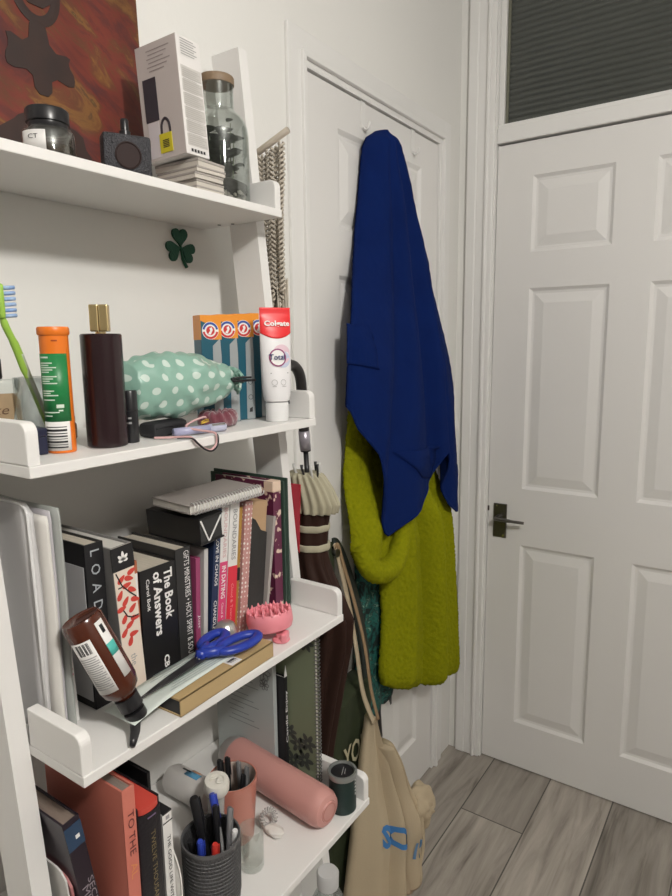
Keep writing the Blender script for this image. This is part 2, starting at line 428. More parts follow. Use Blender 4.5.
# ------------------------------------------------------------------ books
def book(name, label, loc, w, h, d, cover, page, rx=0, rz=0, group=None, cat='book', rounded=False, spine_m=None, page_in=.003):
    """spine faces +X at local x = 0; y 0..w; z 0..h"""
    z = loc[2] + (w * sin(-rx) if rx < 0 else 0) + .0005
    t = thing(name, label, cat, (loc[0], loc[1], z), (rx, 0, rz), group)
    ct = min(.0025, w * .18)
    bm = bm_new()
    box(bm, (-d, 0, 0), (-.0005, ct, h), .0004); box(bm, (-d, w - ct, 0), (-.0005, w, h), .0004)
    if rounded:
        n = 10; poly = [(-.001, 0)] + [(.006 * sin(pi * k / n), w * (1 - cos(pi * k / n)) / 2) for k in range(n + 1)] + [(-.001, w)] + [(-.001 - .002 + .006 * sin(pi * k / n), w - w * (1 - cos(pi * k / n)) / 2) for k in range(1, n)]
        prism(bm, poly, h - .010)
    else: box(bm, (-ct, 0, 0), (0, w, h), .0006)
    c = obj('cover', bm, cover, t)
    if spine_m: obj('spine', bx((0.0001, .0004, .0004), (.0006, w - .0004, h - .0004)), spine_m, t)
    if rounded: obj('page_block', pr([(-d + .003, ct)] + [(-.0015 + .0065 * sin(pi * k / 10), ct + (w - 2 * ct) * (1 - cos(pi * k / 10)) / 2) for k in range(11)] + [(-d + .003, w - ct)], .008, T(0, 0, h - .0096)), page, t); obj('page_block', bx((-d + .003, ct, page_in), (-ct - .003, w - ct, h - .0098)), page, t)
    else: obj('page_block', bx((-d + .003, ct, page_in), (-ct, w - ct, h - page_in)), page, t)
    return t
def spine_text(t, body, w, zc, L, H, m, yc=None, bold=.01, x=.0007, name='title_lettering', up=False):
    xd, yd = ((0, 0, -1), (0, 1, 0)) if not up else ((0, 0, 1), (0, -1, 0))
    return text(name, body, L, H, (x, w / 2 if yc is None else yc, zc), xd, yd, m, t, bold)

Z3 = .965; Z4 = .645
# --- shelf 3, left to right
# document wallet: rounded top corner
def wallet(name, label, y, th, xf, h, d, m, rx=0, cat='folder', rad=.012, flap=False):
    t = thing(name, label, cat, (xf, y, Z3 + .0005 + (th * sin(-rx) if rx < 0 else 0)), (rx, 0, 0))
    poly = [(-d, 0), (0, 0), (0, h - rad)] + [(-rad + rad * cos(pi / 2 * k / 6), h - rad + rad * sin(pi / 2 * k / 6)) for k in range(1, 7)] + [(-d, h)]
    M = Matrix(((1, 0, 0, 0), (0, 0, 1, 0), (0, 1, 0, 0), (0, 0, 0, 1)))
    bm = bm_new()
    nx, nz = 10, 26; P = []; Q = []
    for i in range(nz + 1):
        z = h * i / nz; rowp = []; rowq = []
        for j in range(nx + 1):
            x = -d + d * j / nx
            cut = max(0, z - (h - rad)); xe = -rad + math.sqrt(max(0, rad * rad - cut * cut)) if cut > 0 else 0
            x = min(x, xe)
            wob = .0016 * noise.noise(Vector((x * 14, y * 50, z * 9)))
            bulge = th * (.75 + .25 * sin(pi * i / nz))
            rowp.append(Vector((x, wob, z))); rowq.append(Vector((x, wob + bulge, z)))
        P.append(rowp); Q.append(rowq)
    return t, closed_sheet(P, Q), h, d
wal_m = mat('frosted_wallet', (.60, .595, .60), .38, bump=.12, bscale=12, var=.06, vscale=5)
t, bm, h, d = wallet('document_wallet', 'thick white plastic document wallet, tallest item at the left end of the third shelf', .366, .008, .190, .276, .17, wal_m)
obj('sleeve', bm, wal_m, t, True)
obj('rim_seal', tb([(-.168, -.0004, .2755), (-.014, -.0004, .2755), (-.004, -.0004, .271), (-.001, -.0004, .262), (0, .0002, .14), (0, 0, .004)], .0016, 8), mat('wallet_rim', (.72, .72, .72), .35), t, True)
t, bm, h, d = wallet('paper_sheaf', 'sheaf of loose white papers with curling edges right behind the tall wallet', .3765, .0045, .205, .262, .17, paper_m, cat='papers', rad=.002)
obj('sheets', bm, paper_m, t, True)
P = []; Q = []
for i in range(15):
    k = i / 14; z = .01 + .18 * k; x = -.002 + .006 * sin(pi * k); y = -.0006 - .007 * sin(pi * k) ** 2 * (1 - .4 * k)
    P.append([Vector((-.03, -.0006, z)), Vector((x - .01, y * .6 - .0003, z)), Vector((x, y, z))]); Q.append([p + Vector((0, .0006, 0)) for p in P[-1]])
t, bm, h, d = wallet('card_folder', 'slim grey-mauve card folder standing behind the loose papers', .3835, .003, .200, .266, .17, mat('mauve_card', (.50, .48, .51), .6, var=.05), cat='folder', rad=.002)
obj('sleeve', bm, MATS['mauve_card'], t, True)
t, bm, h, d = wallet('ring_binder_sleeve', 'thin grey-green plastic sleeve standing between the card folder and the white booklet', .3895, .0035, .207, .269, .17, mat('grey_green_plastic', (.40, .42, .40), .35, var=.05), cat='folder', rad=.002)
obj('sleeve', bm, MATS['grey_green_plastic'], t, True)

t = book('paperback_book', 'slim white booklet with a red-pink title beside the grey sleeves', (.192, .399, Z3), .0065, .222, .13, white_m, page_w, rx=.03)
spine_text(t, 'Happy', .0065, .09, .06, .0045, mat('pink_ink', (.65, .10, .22), .5))
t = book('hardback_book', 'black hardback whose spine reads LOAD in grey spaced capitals', (.190, .430, Z3), .026, .212, .15, black_m, page_m, rx=.0)
spine_text(t, 'L  O  A  D', .026, .166, .076, .0125, mat('steel_ink', (.42, .45, .48), .5), bold=.005)
obj('jacket_panel', bx((-.118, -.0006, .01), (-.004, .0001, .184)), mat('pale_grey_jacket', (.52, .52, .53), .5), t)
cream = mat('cream_spine', (.78, .68, .58), .5); redleaf = mat('leaf_red', (.62, .06, .045), .5)
t = book('hardback_book', 'cream spine patterned with red leaves on black twigs, black cap with a white leaf emblem', (.203, .4665, Z3), .031, .203, .15, mat('grey_cover', (.24, .235, .23), .5), page_w, rx=.05, spine_m=cream)
obj('spine_cap', bx((.0004, -.0008, .172), (.0011, .0318, .2025)), black_m, t)
bm = bm_new()
Ms = frame_M((.0007, 0, 0), (0, 1, 0), (0, 0, 1))
rnd = random.Random(4)
for (y, z, a) in ((.010, .160, 40), (.021, .158, -20), (.017, .150, 10), (.006, .140, 60), (.024, .142, -30), (.013, .130, 50), (.006, .122, 10), (.022, .118, 40), (.009, .108, 60), (.024, .104, -10), (.016, .098, 30), (.007, .09, 50), (.020, .084, 0), (.026, .166, 20), (.014, .076, 70), (.027, .128, -20)):
    n = 12; pl = []
    for k in range(n):
        u = 2 * pi * k / n; px = .0070 * cos(u); py = .0034 * sin(u) * (1 - .35 * cos(u)); c, s = cos(R(a)), sin(R(a))
        pl.append(bm.verts.new(Ms @ Vector((y + px * c - py * s, z + px * s + py * c, .0002))))
    bm.faces.new(pl)
obj('leaf_print', bm, redleaf, t)
bm = bm_new()
for pts in (((.003, .170), (.010, .152), (.020, .140), (.029, .131)), ((.008, .120), (.013, .110), (.020, .106), (.030, .106)), ((.004, .150), (.010, .150))):
    for (a, b) in zip(pts, pts[1:]):
        dx, dz = b[0] - a[0], b[1] - a[1]; l = math.hypot(dx, dz); nx, nz = -dz / l * .0009, dx / l * .0009
        bm.faces.new([bm.verts.new(Ms @ Vector((p, q, .0004))) for p, q in ((a[0] - nx, a[1] - nz), (b[0] - nx, b[1] - nz), (b[0] + nx, b[1] + nz), (a[0] + nx, a[1] + nz))])
obj('twig_print', bm, black_m, t)
text('title_lettering', 'the', .016, .009, (.0008, .016, .050), (0, 0, -1), (0, 1, 0), ink_g, t)
bm = bm_new()
for (a, l) in ((90, .012), (45, .010), (135, .010), (0, .007), (180, .007)):
    pl = []
    for k in range(10):
        u = 2 * pi * k / 10; px = l / 2 + l / 2 * cos(u); py = .0022 * sin(u); c, s = cos(R(a)), sin(R(a))
        pl.append(bm.verts.new(Ms @ Vector((.0155 + px * c - py * s, .184 + px * s + py * c, .0007))))
    bm.faces.new(pl)
obj('emblem', bm, ink_w, t)
t = book('paperback_book', 'thin rust-orange paperback squeezed between the leaf-patterned spine and the thick black answers book', (.189, .4985, Z3), .0062, .172, .13, mat('rust', (.42, .13, .06), .55), page_m)
obj('price_label', bx((0, .001, .12), (.0004, .0052, .155)), white_m, t)
t = book('hardback_book', 'thick black book titled The Book of Answers in white bold letters', (.190, .5065, Z3), .060, .155, .12, mat('soft_black', (.012, .012, .013), .38), page_m, rx=0)
spine_text(t, 'The Book', .06, .112, .072, .0145, ink_w, yc=.0455, bold=.03)
spine_text(t, 'of Answers', .06, .103, .090, .0145, ink_w, yc=.0275, bold=.03)
spine_text(t, 'Carol Bolt', .06, .120, .044, .0055, ink_w, yc=.0115, bold=.015)
spine_text(t, 'CB', .06, .017, .018, .009, ink_w, yc=.036, bold=.04)
t = book('paperback_book', 'black paperback titled GIFTS MINISTRIES HOLY SPIRIT in outlined white capitals', (.190, .5675, Z3), .0270, .1675, .125, mat('dull_black', (.03, .03, .03), .5), page_m)
spine_text(t, 'GIFTS MINISTRIES • HOLY SPIRIT & SOUL', .027, .084, .158, .0095, ink_w, yc=.0185, bold=.0)
t = book('notebook', 'thin purple-pink notebook leaning in front of the pale grey book', (.190, .5975, Z3), .0085, .145, .11, mat('berry', (.33, .06, .15), .5), page_w, rx=-.05)
spine_text(t, 'Just', .0085, .05, .02, .005, ink_w)
t = book('notebook', 'pale grey softcover notebook with a white edge, left of the navy spine', (.188, .6135, Z3), .0080, .153, .12, mat('pale_grey_cover', (.56, .55, .53), .55), page_w, rx=-.065)
navy = mat('navy_cover', (.018, .035, .09), .45)
t = book('paperback_book', 'navy blue paperback by CHANDLER with white capitals down its spine', (.190, .6235, Z3), .0130, .208, .13, navy, page_m, rx=-.115)
spine_text(t, 'IN LOVE IN CHAOS', .013, .135, .085, .0062, ink_w); spine_text(t, 'CHANDLER', .013, .045, .05, .0062, ink_w)
pinkc = mat('hot_pink', (.70, .07, .20), .45); redc = mat('bright_red', (.70, .03, .06), .45)
t = book('paperback_book', 'narrower of the two white-topped spines, white over hot pink, BOUNDARIES IN DATING', (.190, .6375, Z3), .0160, .213, .13, white_m, page_m, rx=-.115)
obj('pink_band', bx((.0002, 0, 0), (.0006, .016, .124)), pinkc, t)
spine_text(t, 'BOUNDARIES', .016, .168, .075, .007, mat('pale_pink_ink', (.65, .45, .45), .5)); spine_text(t, 'IN DATING', .016, .093, .05, .0085, ink_w, bold=.02); spine_text(t, 'Cloud & Townsend', .016, .034, .055, .004, ink_w, bold=0)
t = book('paperback_book', 'wider white-topped spine, white over red, BOUNDARIES in grey capitals', (.191, .6545, Z3), .0200, .214, .13, white_m, page_m, rx=-.115)
obj('red_band', bx((.0002, 0, 0), (.0006, .020, .112)), redc, t)
spine_text(t, 'BOUNDARIES', .020, .161, .078, .009, ink_g); spine_text(t, 'Cloud & Townsend', .020, .05, .07, .005, mat('salmon_ink', (.85, .4, .38), .5), bold=0)
t = book('notebook', 'slim mustard yellow notebook between the red spine and the dotted pink one', (.188, .6755, Z3), .0075, .200, .12, mat('mustard', (.42, .24, .05), .5), page_m, rx=-.125)
obj('elastic_tab', bx((0, .001, .085), (.0012, .0068, .105)), black_m, t)
def dots_mat(name, base, dot, sc_, rad):
    m = mat(name, base, .5); nt, N, Lk, b = nodes(m)
    tc = [n for n in N if n.type == 'TEX_COORD'][0]
    v = N.new('ShaderNodeTexVoronoi'); v.inputs['Scale'].default_value = sc_; v.inputs['Randomness'].default_value = .25
    Lk.new(tc.outputs['Object'], v.inputs['Vector'])
    lt = N.new('ShaderNodeMath'); lt.operation = 'LESS_THAN'; lt.inputs[1].default_value = rad; Lk.new(v.outputs['Distance'], lt.inputs[0])
    mx = N.new('ShaderNodeMix'); mx.data_type = 'RGBA'; Lk.new(lt.outputs[0], mx.inputs[0]); mx.inputs[6].default_value = (*base, 1); mx.inputs[7].default_value = (*dot, 1)
    Lk.new(mx.outputs[2], b.inputs['Base Color']); return m
t = book('notebook', 'dusty pink notebook sprinkled with small white dots', (.192, .6850, Z3), .0165, .206, .12, dots_mat('dotted_pink', (.52, .27, .25), (.8, .75, .7), 130, .26), page_m, rx=-.125)
# tan carton half covered by black film
t = thing('tan_carton', 'tan wooden-looking carton with its lower part wrapped in black, beside the dotted pink notebook', 'box', (.188, .7062, Z3 + .006), (-.125, 0, 0))
tan = mat('tan_card', (.50, .33, .19), .55, var=.15, vscale=25, stretch=(1, 1, 6))
obj('carton', bx((-.11, 0, 0), (0, .036, .197), .0015), tan, t)
obj('black_wrap', pr([(-.0005, -.001), (.037, -.001), (.037, .145), (.022, .150), (.008, .168), (-.0005, .172)], .112, Matrix(((0, 0, -1, .0012), (1, 0, 0, 0), (0, 1, 0, 0), (0, 0, 0, 1)))), mat('black_film', (.02, .018, .018), .3, bump=.5, bscale=30), t)
t = book('notebook', 'slim grey book leaning against the black-wrapped carton', (.194, .7450, Z3), .0060, .170, .11, mat('warm_grey', (.40, .37, .35), .5), page_w, rx=-.17)
# burgundy notebook with cream blossom
def blossom_mat():
    m = mat('burgundy_blossom', (.13, .02, .06), .45); nt, N, Lk, b = nodes(m)
    tc = [n for n in N if n.type == 'TEX_COORD'][0]
    v = N.new('ShaderNodeTexNoise'); v.inputs['Scale'].default_value = 55; v.inputs['Detail'].default_value = 2; Lk.new(tc.outputs['Object'], v.inputs['Vector'])
    cr = N.new('ShaderNodeValToRGB'); Lk.new(v.outputs[0], cr.inputs[0]); e = cr.color_ramp.elements
    e[0].position = .57; e[0].color = (.12, .018, .055, 1); e[1].position = .60; e[1].color = (.72, .56, .45, 1)
    Lk.new(cr.outputs[0], b.inputs['Base Color']); return m
t = book('notebook', 'burgundy notebook with a cream blossom pattern next to the dark green folder', (.190, .7775, Z3), .0200, .224, .13, blossom_mat(), page_w)
obj('cream_corner', bx((-.02, -.0004, .206), (.0012, .0204, .2245), .002), mat('cream_tape', (.75, .58, .45), .5), t)
dgr = mat('dark_green_card', (.045, .085, .065), .5, var=.1)
t = thing('card_folder', 'dark green card folder at the right end of the book row, against the end rail', 'folder', (.195, .8005, Z3 + .0005))
obj('back_leaf', bx((-.17, .008, 0), (0, .0105, .226), .0006), dgr, t); obj('front_leaf', bx((-.17, 0, 0), (-.001, .002, .222), .0006), dgr, t); obj('fold_spine', bx((-.17, .001, 0), (-.001, .0095, .003)), dgr, t)
obj('inner_sheets', bx((-.165, .0022, .0032), (-.006, .0075, .215)), page_w, t)
t = thing('red_leaflet', 'narrow red leaflet tucked between the right upright and the folded umbrella', 'leaflet', (.1695, .857, 1.045), (0, 0, 0))
obj('leaf', pr([(0, .02), (.010, .0), (.012, .06), (.016, .125), (-.03, .125), (-.02, 0)], .0016, Matrix(((1, 0, 0, 0), (0, 0, 1, 0), (0, 1, 0, 0), (0, 0, 0, 1)))), mat('leaflet_red', (.42, .015, .035), .4), t)

# --- things lying on top of the row
t = thing('hardback_book', 'black softback lying flat on the book row under the spiral pad, white page edge showing', 'book', (.209, .5985, 1.1335), (.06, 0, .0))
obj('cover', box(box(box(bm_new(), (-.112, 0, 0), (0, .0465, .0025), .0006), (-.112, 0, .0365), (0, .0465, .039), .0006), (-.112, 0, .001), (0, .002, .038), .0006), mat('soft_black', (.012, .012, .013), .38), t)
obj('page_block', bx((-.110, .002, .0025), (-.003, .045, .0365)), page_k, t)
bm = bm_new(); prism(bm, [(.003, .036), (.006, .036), (.018, .004), (.044, .034), (.044, .031), (.0175, .0005)], .0012, Matrix(((0, 0, 1, -.0028), (1, 0, 0, 0), (0, 1, 0, 0), (0, 0, 0, 1))))
obj('page_edge', bm, ink_w, t)
t = thing('spiral_notebook', 'grey spiral-bound pad lying flat on top of the book row', 'notebook', (.203, .590, 1.1790), (.035, 0, -.10))
obj('cover', bx((-.095, 0, 0), (-.004, .136, .0022), .0006), mat('grey_board', (.36, .33, .31), .6), t); obj('page_block', bx((-.094, .001, .0023), (-.005, .135, .011)), page_w, t); obj('top_cover', bx((-.095, 0, .0112), (-.004, .136, .0126), .0004), mat('grey_board', (.36, .33, .31), .6), t)
pts = []
for i in range(24 * 10 + 1):
    a = 2 * pi * i / 10; pts.append((-.004 + .0085 * cos(a), .004 + .128 * i / 240, .0075 + .0088 * sin(a)))
obj('spiral_binding', tb(pts, .0009, 5), mat('white_wire', (.72, .71, .70), .35, .3), t, True)

# --- loose things on the third board
t = thing('kraft_box', 'long flat kraft cardboard box with a black open end along the edge of shelf three', 'box', (.2535, .566, Z3 + .0005), (0, 0, .03))
bm = bm_new()
box(bm, (-.034, -.09, 0), (.034, .09, .0015)); box(bm, (-.034, -.09, .0205), (.034, .09, .022)); box(bm, (-.034, -.09, 0), (-.0325, .09, .022)); box(bm, (.0325, -.09, 0), (.034, .09, .022)); box(bm, (-.034, .0885, 0), (.034, .09, .022))
obj('carton', bm, kraft_m, t); obj('dark_inside', bx((-.0322, -.0885, .0018), (.0322, .085, .0202)), black_m, t)  # black block stands in for the shade inside the open box
obj('flap_fold', bx((.012, -.09, .0221), (.0325, .09, .0228), .0002), mat('kraft_flap', (.46, .33, .16), .65), t)
obj('barcode_label', bx((.0135, .006, .0229), (.0315, .026, .0233)), white_m, t)
lines([(.002, .006 + .002 * (k % 3), .0012 * k) for k in range(12)], black_m, t, 'barcode', (.0165, .009, .0234), (1, 0, 0), (0, 1, 0), h=.0007)
t = thing('paper_receipt', 'pale green-white printed slip of paper lying on the kraft box under the scissors', 'paper', (.2535, .566, Z3 + .0245), (0, 0, .03))
P = []; Q = []
for i in range(15):
    k = i / 14; y = -.150 + .235 * k; row = []; q = []
    for j in range(7):
        x = -.042 + .054 * j / 6 + .012 * (1 - k) ; z = .0004 * sin(7 * k + j) + (.0 if y > -.09 else -.004 * ((-.09 - y) / .05) ** 1.5) + .0006
        row.append(Vector((x, y, z))); q.append(Vector((x, y, z - .0004)))
    P.append(row); Q.append(q)
obj('sheet', closed_sheet(P, Q), mat('receipt_paper', (.62, .68, .64), .6, var=.06, vscale=20), t, True)
lines([(-.085 + .006 * (k % 4), .03 + .012 * (k % 3), .0045 * k - .012) for k in range(11)], mat('receipt_ink', (.33, .40, .40), .6), t, 'small_print', (.0, .0, .0012), (0, 1, 0), (-1, 0, 0), lift=.0012, h=.0009)
# scissors
t = thing('scissors', 'blue-handled scissors with dark blades lying on the paper slip', 'scissors', (.246, .545, 1.0015), (0, 0, 0))
dk = mat('dark_steel', (.10, .10, .105), .3, .8)
def blade(tip, side):
    bm = bm_new(); a = Vector((-.004 * side, .012)); d_ = Vector(tip); n = Vector((-(d_ - a).y, (d_ - a).x)).normalized()
    poly = [(a + n * .005), (a - n * .006), (a + (d_ - a) * .6 - n * .0045), d_, (a + (d_ - a) * .6 + n * .0035)]
    return prism(bm, [(p.x, p.y) for p in poly], .0016)
obj('blade', blade((.012, -.105), 1), dk, t, M=T(0, 0, -.0062)); obj('blade', blade((.015, -.104), -1), dk, t, M=T(0, 0, -.0044))
obj('pivot_screw', lat([(0, 0), (.004, 0), (.004, .0012), (.003, .002), (0, .002)], 16, T(0, .005, -.0028)), silver, t)
blue = mat('blue_plastic', (.018, .045, .36), .35)
def loop(c, ax, bx_, ang, z):
    pts = []
    for k in range(25):
        u = 2 * pi * k / 24; p = Vector((ax * cos(u), bx_ * sin(u))); p = Matrix.Rotation(ang, 2) @ p
        pts.append((c[0] + p.x, c[1] + p.y, z))
    bm = bm_new(); tube(bm, pts, .0072, 10, flat=.8, cap=False); bmesh.ops.remove_doubles(bm, verts=bm.verts, dist=.0002); return bm
h1 = bm_new(); tube(h1, [(.003, .004, 0), (-.006, .022, .0), (-.012, .032, 0)], [.007, .0075, .007], 8); me1 = loop((-.017, .050), .0125, .025, .25, .0)
tmp = bpy.data.meshes.new('t'); me1.to_mesh(tmp); me1.free(); h1.from_mesh(tmp); bpy.data.meshes.remove(tmp)
obj('handle', h1, blue, t, True)
h2 = bm_new(); tube(h2, [(-.003, .004, .001), (.010, .024, .001), (.016, .036, 0)], [.007, .0075, .007], 8); me1 = loop((.018, .064), .0145, .033, -.12, .0)
tmp = bpy.data.meshes.new('t'); me1.to_mesh(tmp); me1.free(); h2.from_mesh(tmp); bpy.data.meshes.remove(tmp)
obj('handle', h2, blue, t, True)
# silver ridged ball
def fl(a, z): return 1 + .03 * cos(16 * a)
t = thing('metal_tin', 'small ridged silver dome between the scissors and the pink scalp brush', 'tin', (.214, .634, Z3 + .0225))
tag(t, 'small ridged silver dome between the scissors and the pink scalp brush', 'tin')
obj('dome', lat([(0, .0), (.0155, .0), (.0175, .004), (.0165, .012), (.0125, .0195), (.007, .0235), (0, .0245)], 48, None, flute=fl), mat('brushed_silver', (.62, .60, .57), .35, .9), t, True)
obj('rim', lat([(.0150, -.0220), (.0165, -.0220), (.0165, 0.0005), (.0150, 0.0005)], 32), mat('tan_rim', (.45, .36, .28), .5), t)
# pink scalp brush
pk = mat('pink_silicone', (.82, .27, .32), .42)
t = thing('scalp_brush', 'pink round scalp massage brush with short bristles on the third shelf', 'brush', (.243, .706, Z3 + .0005), (0, 0, .45))
obj('grip', lat([(0, 0), (.012, 0), (.0135, .002), (.012, .0045), (.008, .006), (.0075, .012), (0, .012)], 24, T(.016, -.012, 0)), pk, t, 'auto')
obj('tab', bx((.018, -.026, .002), (.028, -.006, .016), .003), pk, t, 'auto')
tilt = T(-.004, .002, .0115) @ RX(-.10) @ RY(-.10)
obj('disc', lat([(0, 0), (.026, 0), (.0335, .004), (.036, .012), (.0355, .026), (.0335, .0295), (.031, .028), (.030, .024), (0, .024)], 44, tilt), pk, t, 'auto')
bm = bm_new()
for rr, n in ((.0325, 16), (.022, 11), (.011, 6)):
    for k in range(n):
        a = 2 * pi * k / n; z0 = .0275 if rr > .03 else .0235; lathe(bm, [(0, z0), (.0030, z0), (.0020, .0305), (.0006, .0345), (0, .0345)], 8, tilt @ T(rr * cos(a), rr * sin(a), 0))
obj('bristles', bm, pk, t, True)
# amber pump bottle upside down, leaning
def axis_M(p, q, twist=0):
    z = (Vector(q) - Vector(p)).normalized(); x = Vector((1, 0, 0)); x = (x - z * x.dot(z)).normalized(); y = z.cross(x)
    return Matrix(((x.x, y.x, z.x, p[0]), (x.y, y.y, z.y, p[1]), (x.z, y.z, z.z, p[2]), (0, 0, 0, 1))) @ RZ(twist)
amber = mat('amber_plastic', (.075, .016, .006), .18, coat=.3)
PB = axis_M((.232, .391, 1.112), (.262, .423, 1.009)) @ Matrix.Diagonal((.92, .92, 1, 1))
t = thing('pump_bottle', 'amber brown pump bottle resting upside down against the papers on the third shelf', 'bottle')
t.matrix_world = PB
obj('body', lat([(0, .002), (.019, .002), (.0225, 0), (.0245, .004), (.0245, .088), (.022, .098), (.014, .106), (.012, .109), (0, .109)], 40), amber, t, 'auto')
def lab_part(name, a0, a1, z0, z1, m, r=.0245, th=.0004): return obj(name, patch_cyl(r, a0, a1, z0, z1, th=th), m, t, True)
_c = PB.inverted().to_3x3() @ Vector((.62, -.40, .33)); AC = math.atan2(_c.y, _c.x)
lab_part('back_label', AC + .12, AC + 1.25, .020, .088, white_m)
bm = bm_new()
for k in range(15):
    a = AC + .30 + .046 * k; 
    if k % 4 != 3: 
        s = patch_cyl(.02495, a, a + (.028 if k % 3 else .018), .022, .036, 2, .0002); tmp = bpy.data.meshes.new('t'); s.to_mesh(tmp); s.free(); bm.from_mesh(tmp); bpy.data.meshes.remove(tmp)
obj('barcode', bm, black_m, t)
bm = bm_new()
for k in range(16):
    s = patch_cyl(.02495, AC + .20 + .12 * (k % 3 == 1), AC + 1.15, .040 + .0027 * k, .0411 + .0027 * k, 10, .0002); tmp = bpy.data.meshes.new('t'); s.to_mesh(tmp); s.free(); bm.from_mesh(tmp); bpy.data.meshes.remove(tmp)
obj('small_print', bm, ink_g, t)
lab_part('front_label', AC - .92, AC - .40, .008, .080, white_m)
lab_part('teal_band', AC - .92, AC - .40, .036, .051, mat('teal_label', (.08, .48, .42), .5), th=.0007)
lab_part('emblem', AC - .76, AC - .56, .013, .023, black_m, th=.0007)
obj('collar', lat([(0, .1085), (.0150, .1085), (.0150, .124), (.0125, .126), (0, .126)], 28, flute=lambda a, z: 1 + .02 * cos(20 * a)), blackp, t, 'auto')
obj('pump_head', lat([(0, .126), (.0055, .126), (.0055, .129), (.0135, .1295), (.0135, .138), (.0115, .1415), (0, .1415)], 24), blackp, t, 'auto')
noz = PB.inverted()
p0 = noz @ Vector((.268, .428, .984)); p1 = noz @ Vector((.280, .418, .976)); p2 = noz @ Vector((.291, .405, .969)); 
obj('nozzle', tb([noz @ Vector((.268, .429, .985)), p0.lerp(p1, .5), p1, p1.lerp(p2, .6), p2], [.0065, .0065, .006, .0048, .0035], 12), blackp, t, True)

# ------------------------------------------------------------------ shelf 1 (top board)
Z1 = 1.6245
def paint_mat():
    m = mat('fire_painting', (.3, .05, .02), .45); nt, N, Lk, b = nodes(m)
    for n in list(N):
        if n.type in ('TEX_NOISE', 'MIX'): N.remove(n)
    tc = [n for n in N if n.type == 'TEX_COORD'][0]
    m0 = N.new('ShaderNodeMapping'); m0.inputs['Rotation'].default_value = (R(38), 0, 0); Lk.new(tc.outputs['Object'], m0.inputs[0])
    mp = N.new('ShaderNodeMapping'); mp.inputs['Scale'].default_value = (1, 5.5, 17); mp.inputs['Location'].default_value = (0, .7, .3)
    Lk.new(m0.outputs[0], mp.inputs[0])
    n1 = N.new('ShaderNodeTexNoise'); n1.inputs['Scale'].default_value = 1.3; n1.inputs['Detail'].default_value = 7; n1.inputs['Roughness'].default_value = .6; n1.inputs['Distortion'].default_value = .9; Lk.new(mp.outputs[0], n1.inputs['Vector'])
    cr = N.new('ShaderNodeValToRGB'); Lk.new(n1.outputs[0], cr.inputs[0]); e = cr.color_ramp.elements
    e[0].position = .30; e[0].color = (.055, .018, .022, 1); e[1].position = .74; e[1].color = (.26, .19, .04, 1)
    for p, c in ((.40, (.095, .020, .016)), (.48, (.15, .026, .016)), (.54, (.115, .038, .016)), (.60, (.19, .085, .022)), (.64, (.085, .038, .016))):
        k = e.new(p); k.color = (*c, 1)
    n2 = N.new('ShaderNodeTexNoise'); n2.inputs['Scale'].default_value = 9; n2.inputs['Detail'].default_value = 2; Lk.new(tc.outputs['Object'], n2.inputs['Vector'])
    mx = N.new('ShaderNodeMix'); mx.data_type = 'RGBA'; mx.blend_type = 'OVERLAY'; mx.inputs[0].default_value = .55
    Lk.new(cr.outputs[0], mx.inputs[6]); Lk.new(n2.outputs[0], mx.inputs[7]); Lk.new(mx.outputs[2], b.inputs['Base Color']); return m
t = thing('canvas_painting', 'unframed canvas painted in fiery reds and golds with a dark ornament, leaning on the wall', 'painting', (.022, .38, Z1 + .0005), (0, -.03, 0))
ZO = -.034; YO = .020
obj('canvas', bx((-.018, -.03, 0), (0, .323, .46), .0015), paint_mat(), t)
orn = mat('dark_ornament', (.016, .012, .012), .5, vscale=22, col2=(.05, .022, .016))
def round_poly(P, n=1):
    for _ in range(n): P = [q for a, b in zip(P, P[1:] + P[:1]) for q in ((a[0] * .75 + b[0] * .25, a[1] * .75 + b[1] * .25), (a[0] * .25 + b[0] * .75, a[1] * .25 + b[1] * .75))]
    return P
Mo = Matrix(((0, 0, 1, .0002), (1, 0, 0, YO), (0, 1, 0, ZO), (0, 0, 0, 1)))
bm = bm_new(); cy = .135
# flared cross above a disc, ring on the stem
prism(bm, round_poly([(cy - .012, .150), (cy + .012, .150), (cy + .014, .178), (cy + .046, .170), (cy + .050, .186), (cy + .040, .200), (cy + .046, .212), (cy + .016, .208), (cy + .010, .245), (cy - .010, .245), (cy - .016, .208), (cy - .046, .218), (cy - .042, .200), (cy - .050, .186), (cy - .046, .172), (cy - .014, .178)]), .0008, Mo)
obj('cross_ornament', bm, orn, t)
pts = [(.0006, YO + cy + .030 * cos(2 * pi * k / 40), ZO + .282 + .040 * sin(2 * pi * k / 40)) for k in range(41)]
obj('ring_ornament', tb(pts, .0075, 6, flat=.08, up=Vector((1, 0, 0))), orn, t)
bm = bm_new(); prism(bm, round_poly([(cy - .02, .26), (cy + .02, .26), (cy + .030, .30), (cy + .012, .33), (cy + .03, .36), (cy, .40), (cy - .03, .36), (cy - .012, .33), (cy - .030, .30)]), .0010, Mo)
obj('finial_ornament', bm, orn, t)
bm = bm_new(); prism(bm, [(cy + .105 * cos(2 * pi * k / 28) * (.62 + .06 * sin(5 * k)), .085 + .040 * sin(2 * pi * k / 28)) for k in range(28)], .0006, Mo)
obj('base_ornament', bm, orn, t)
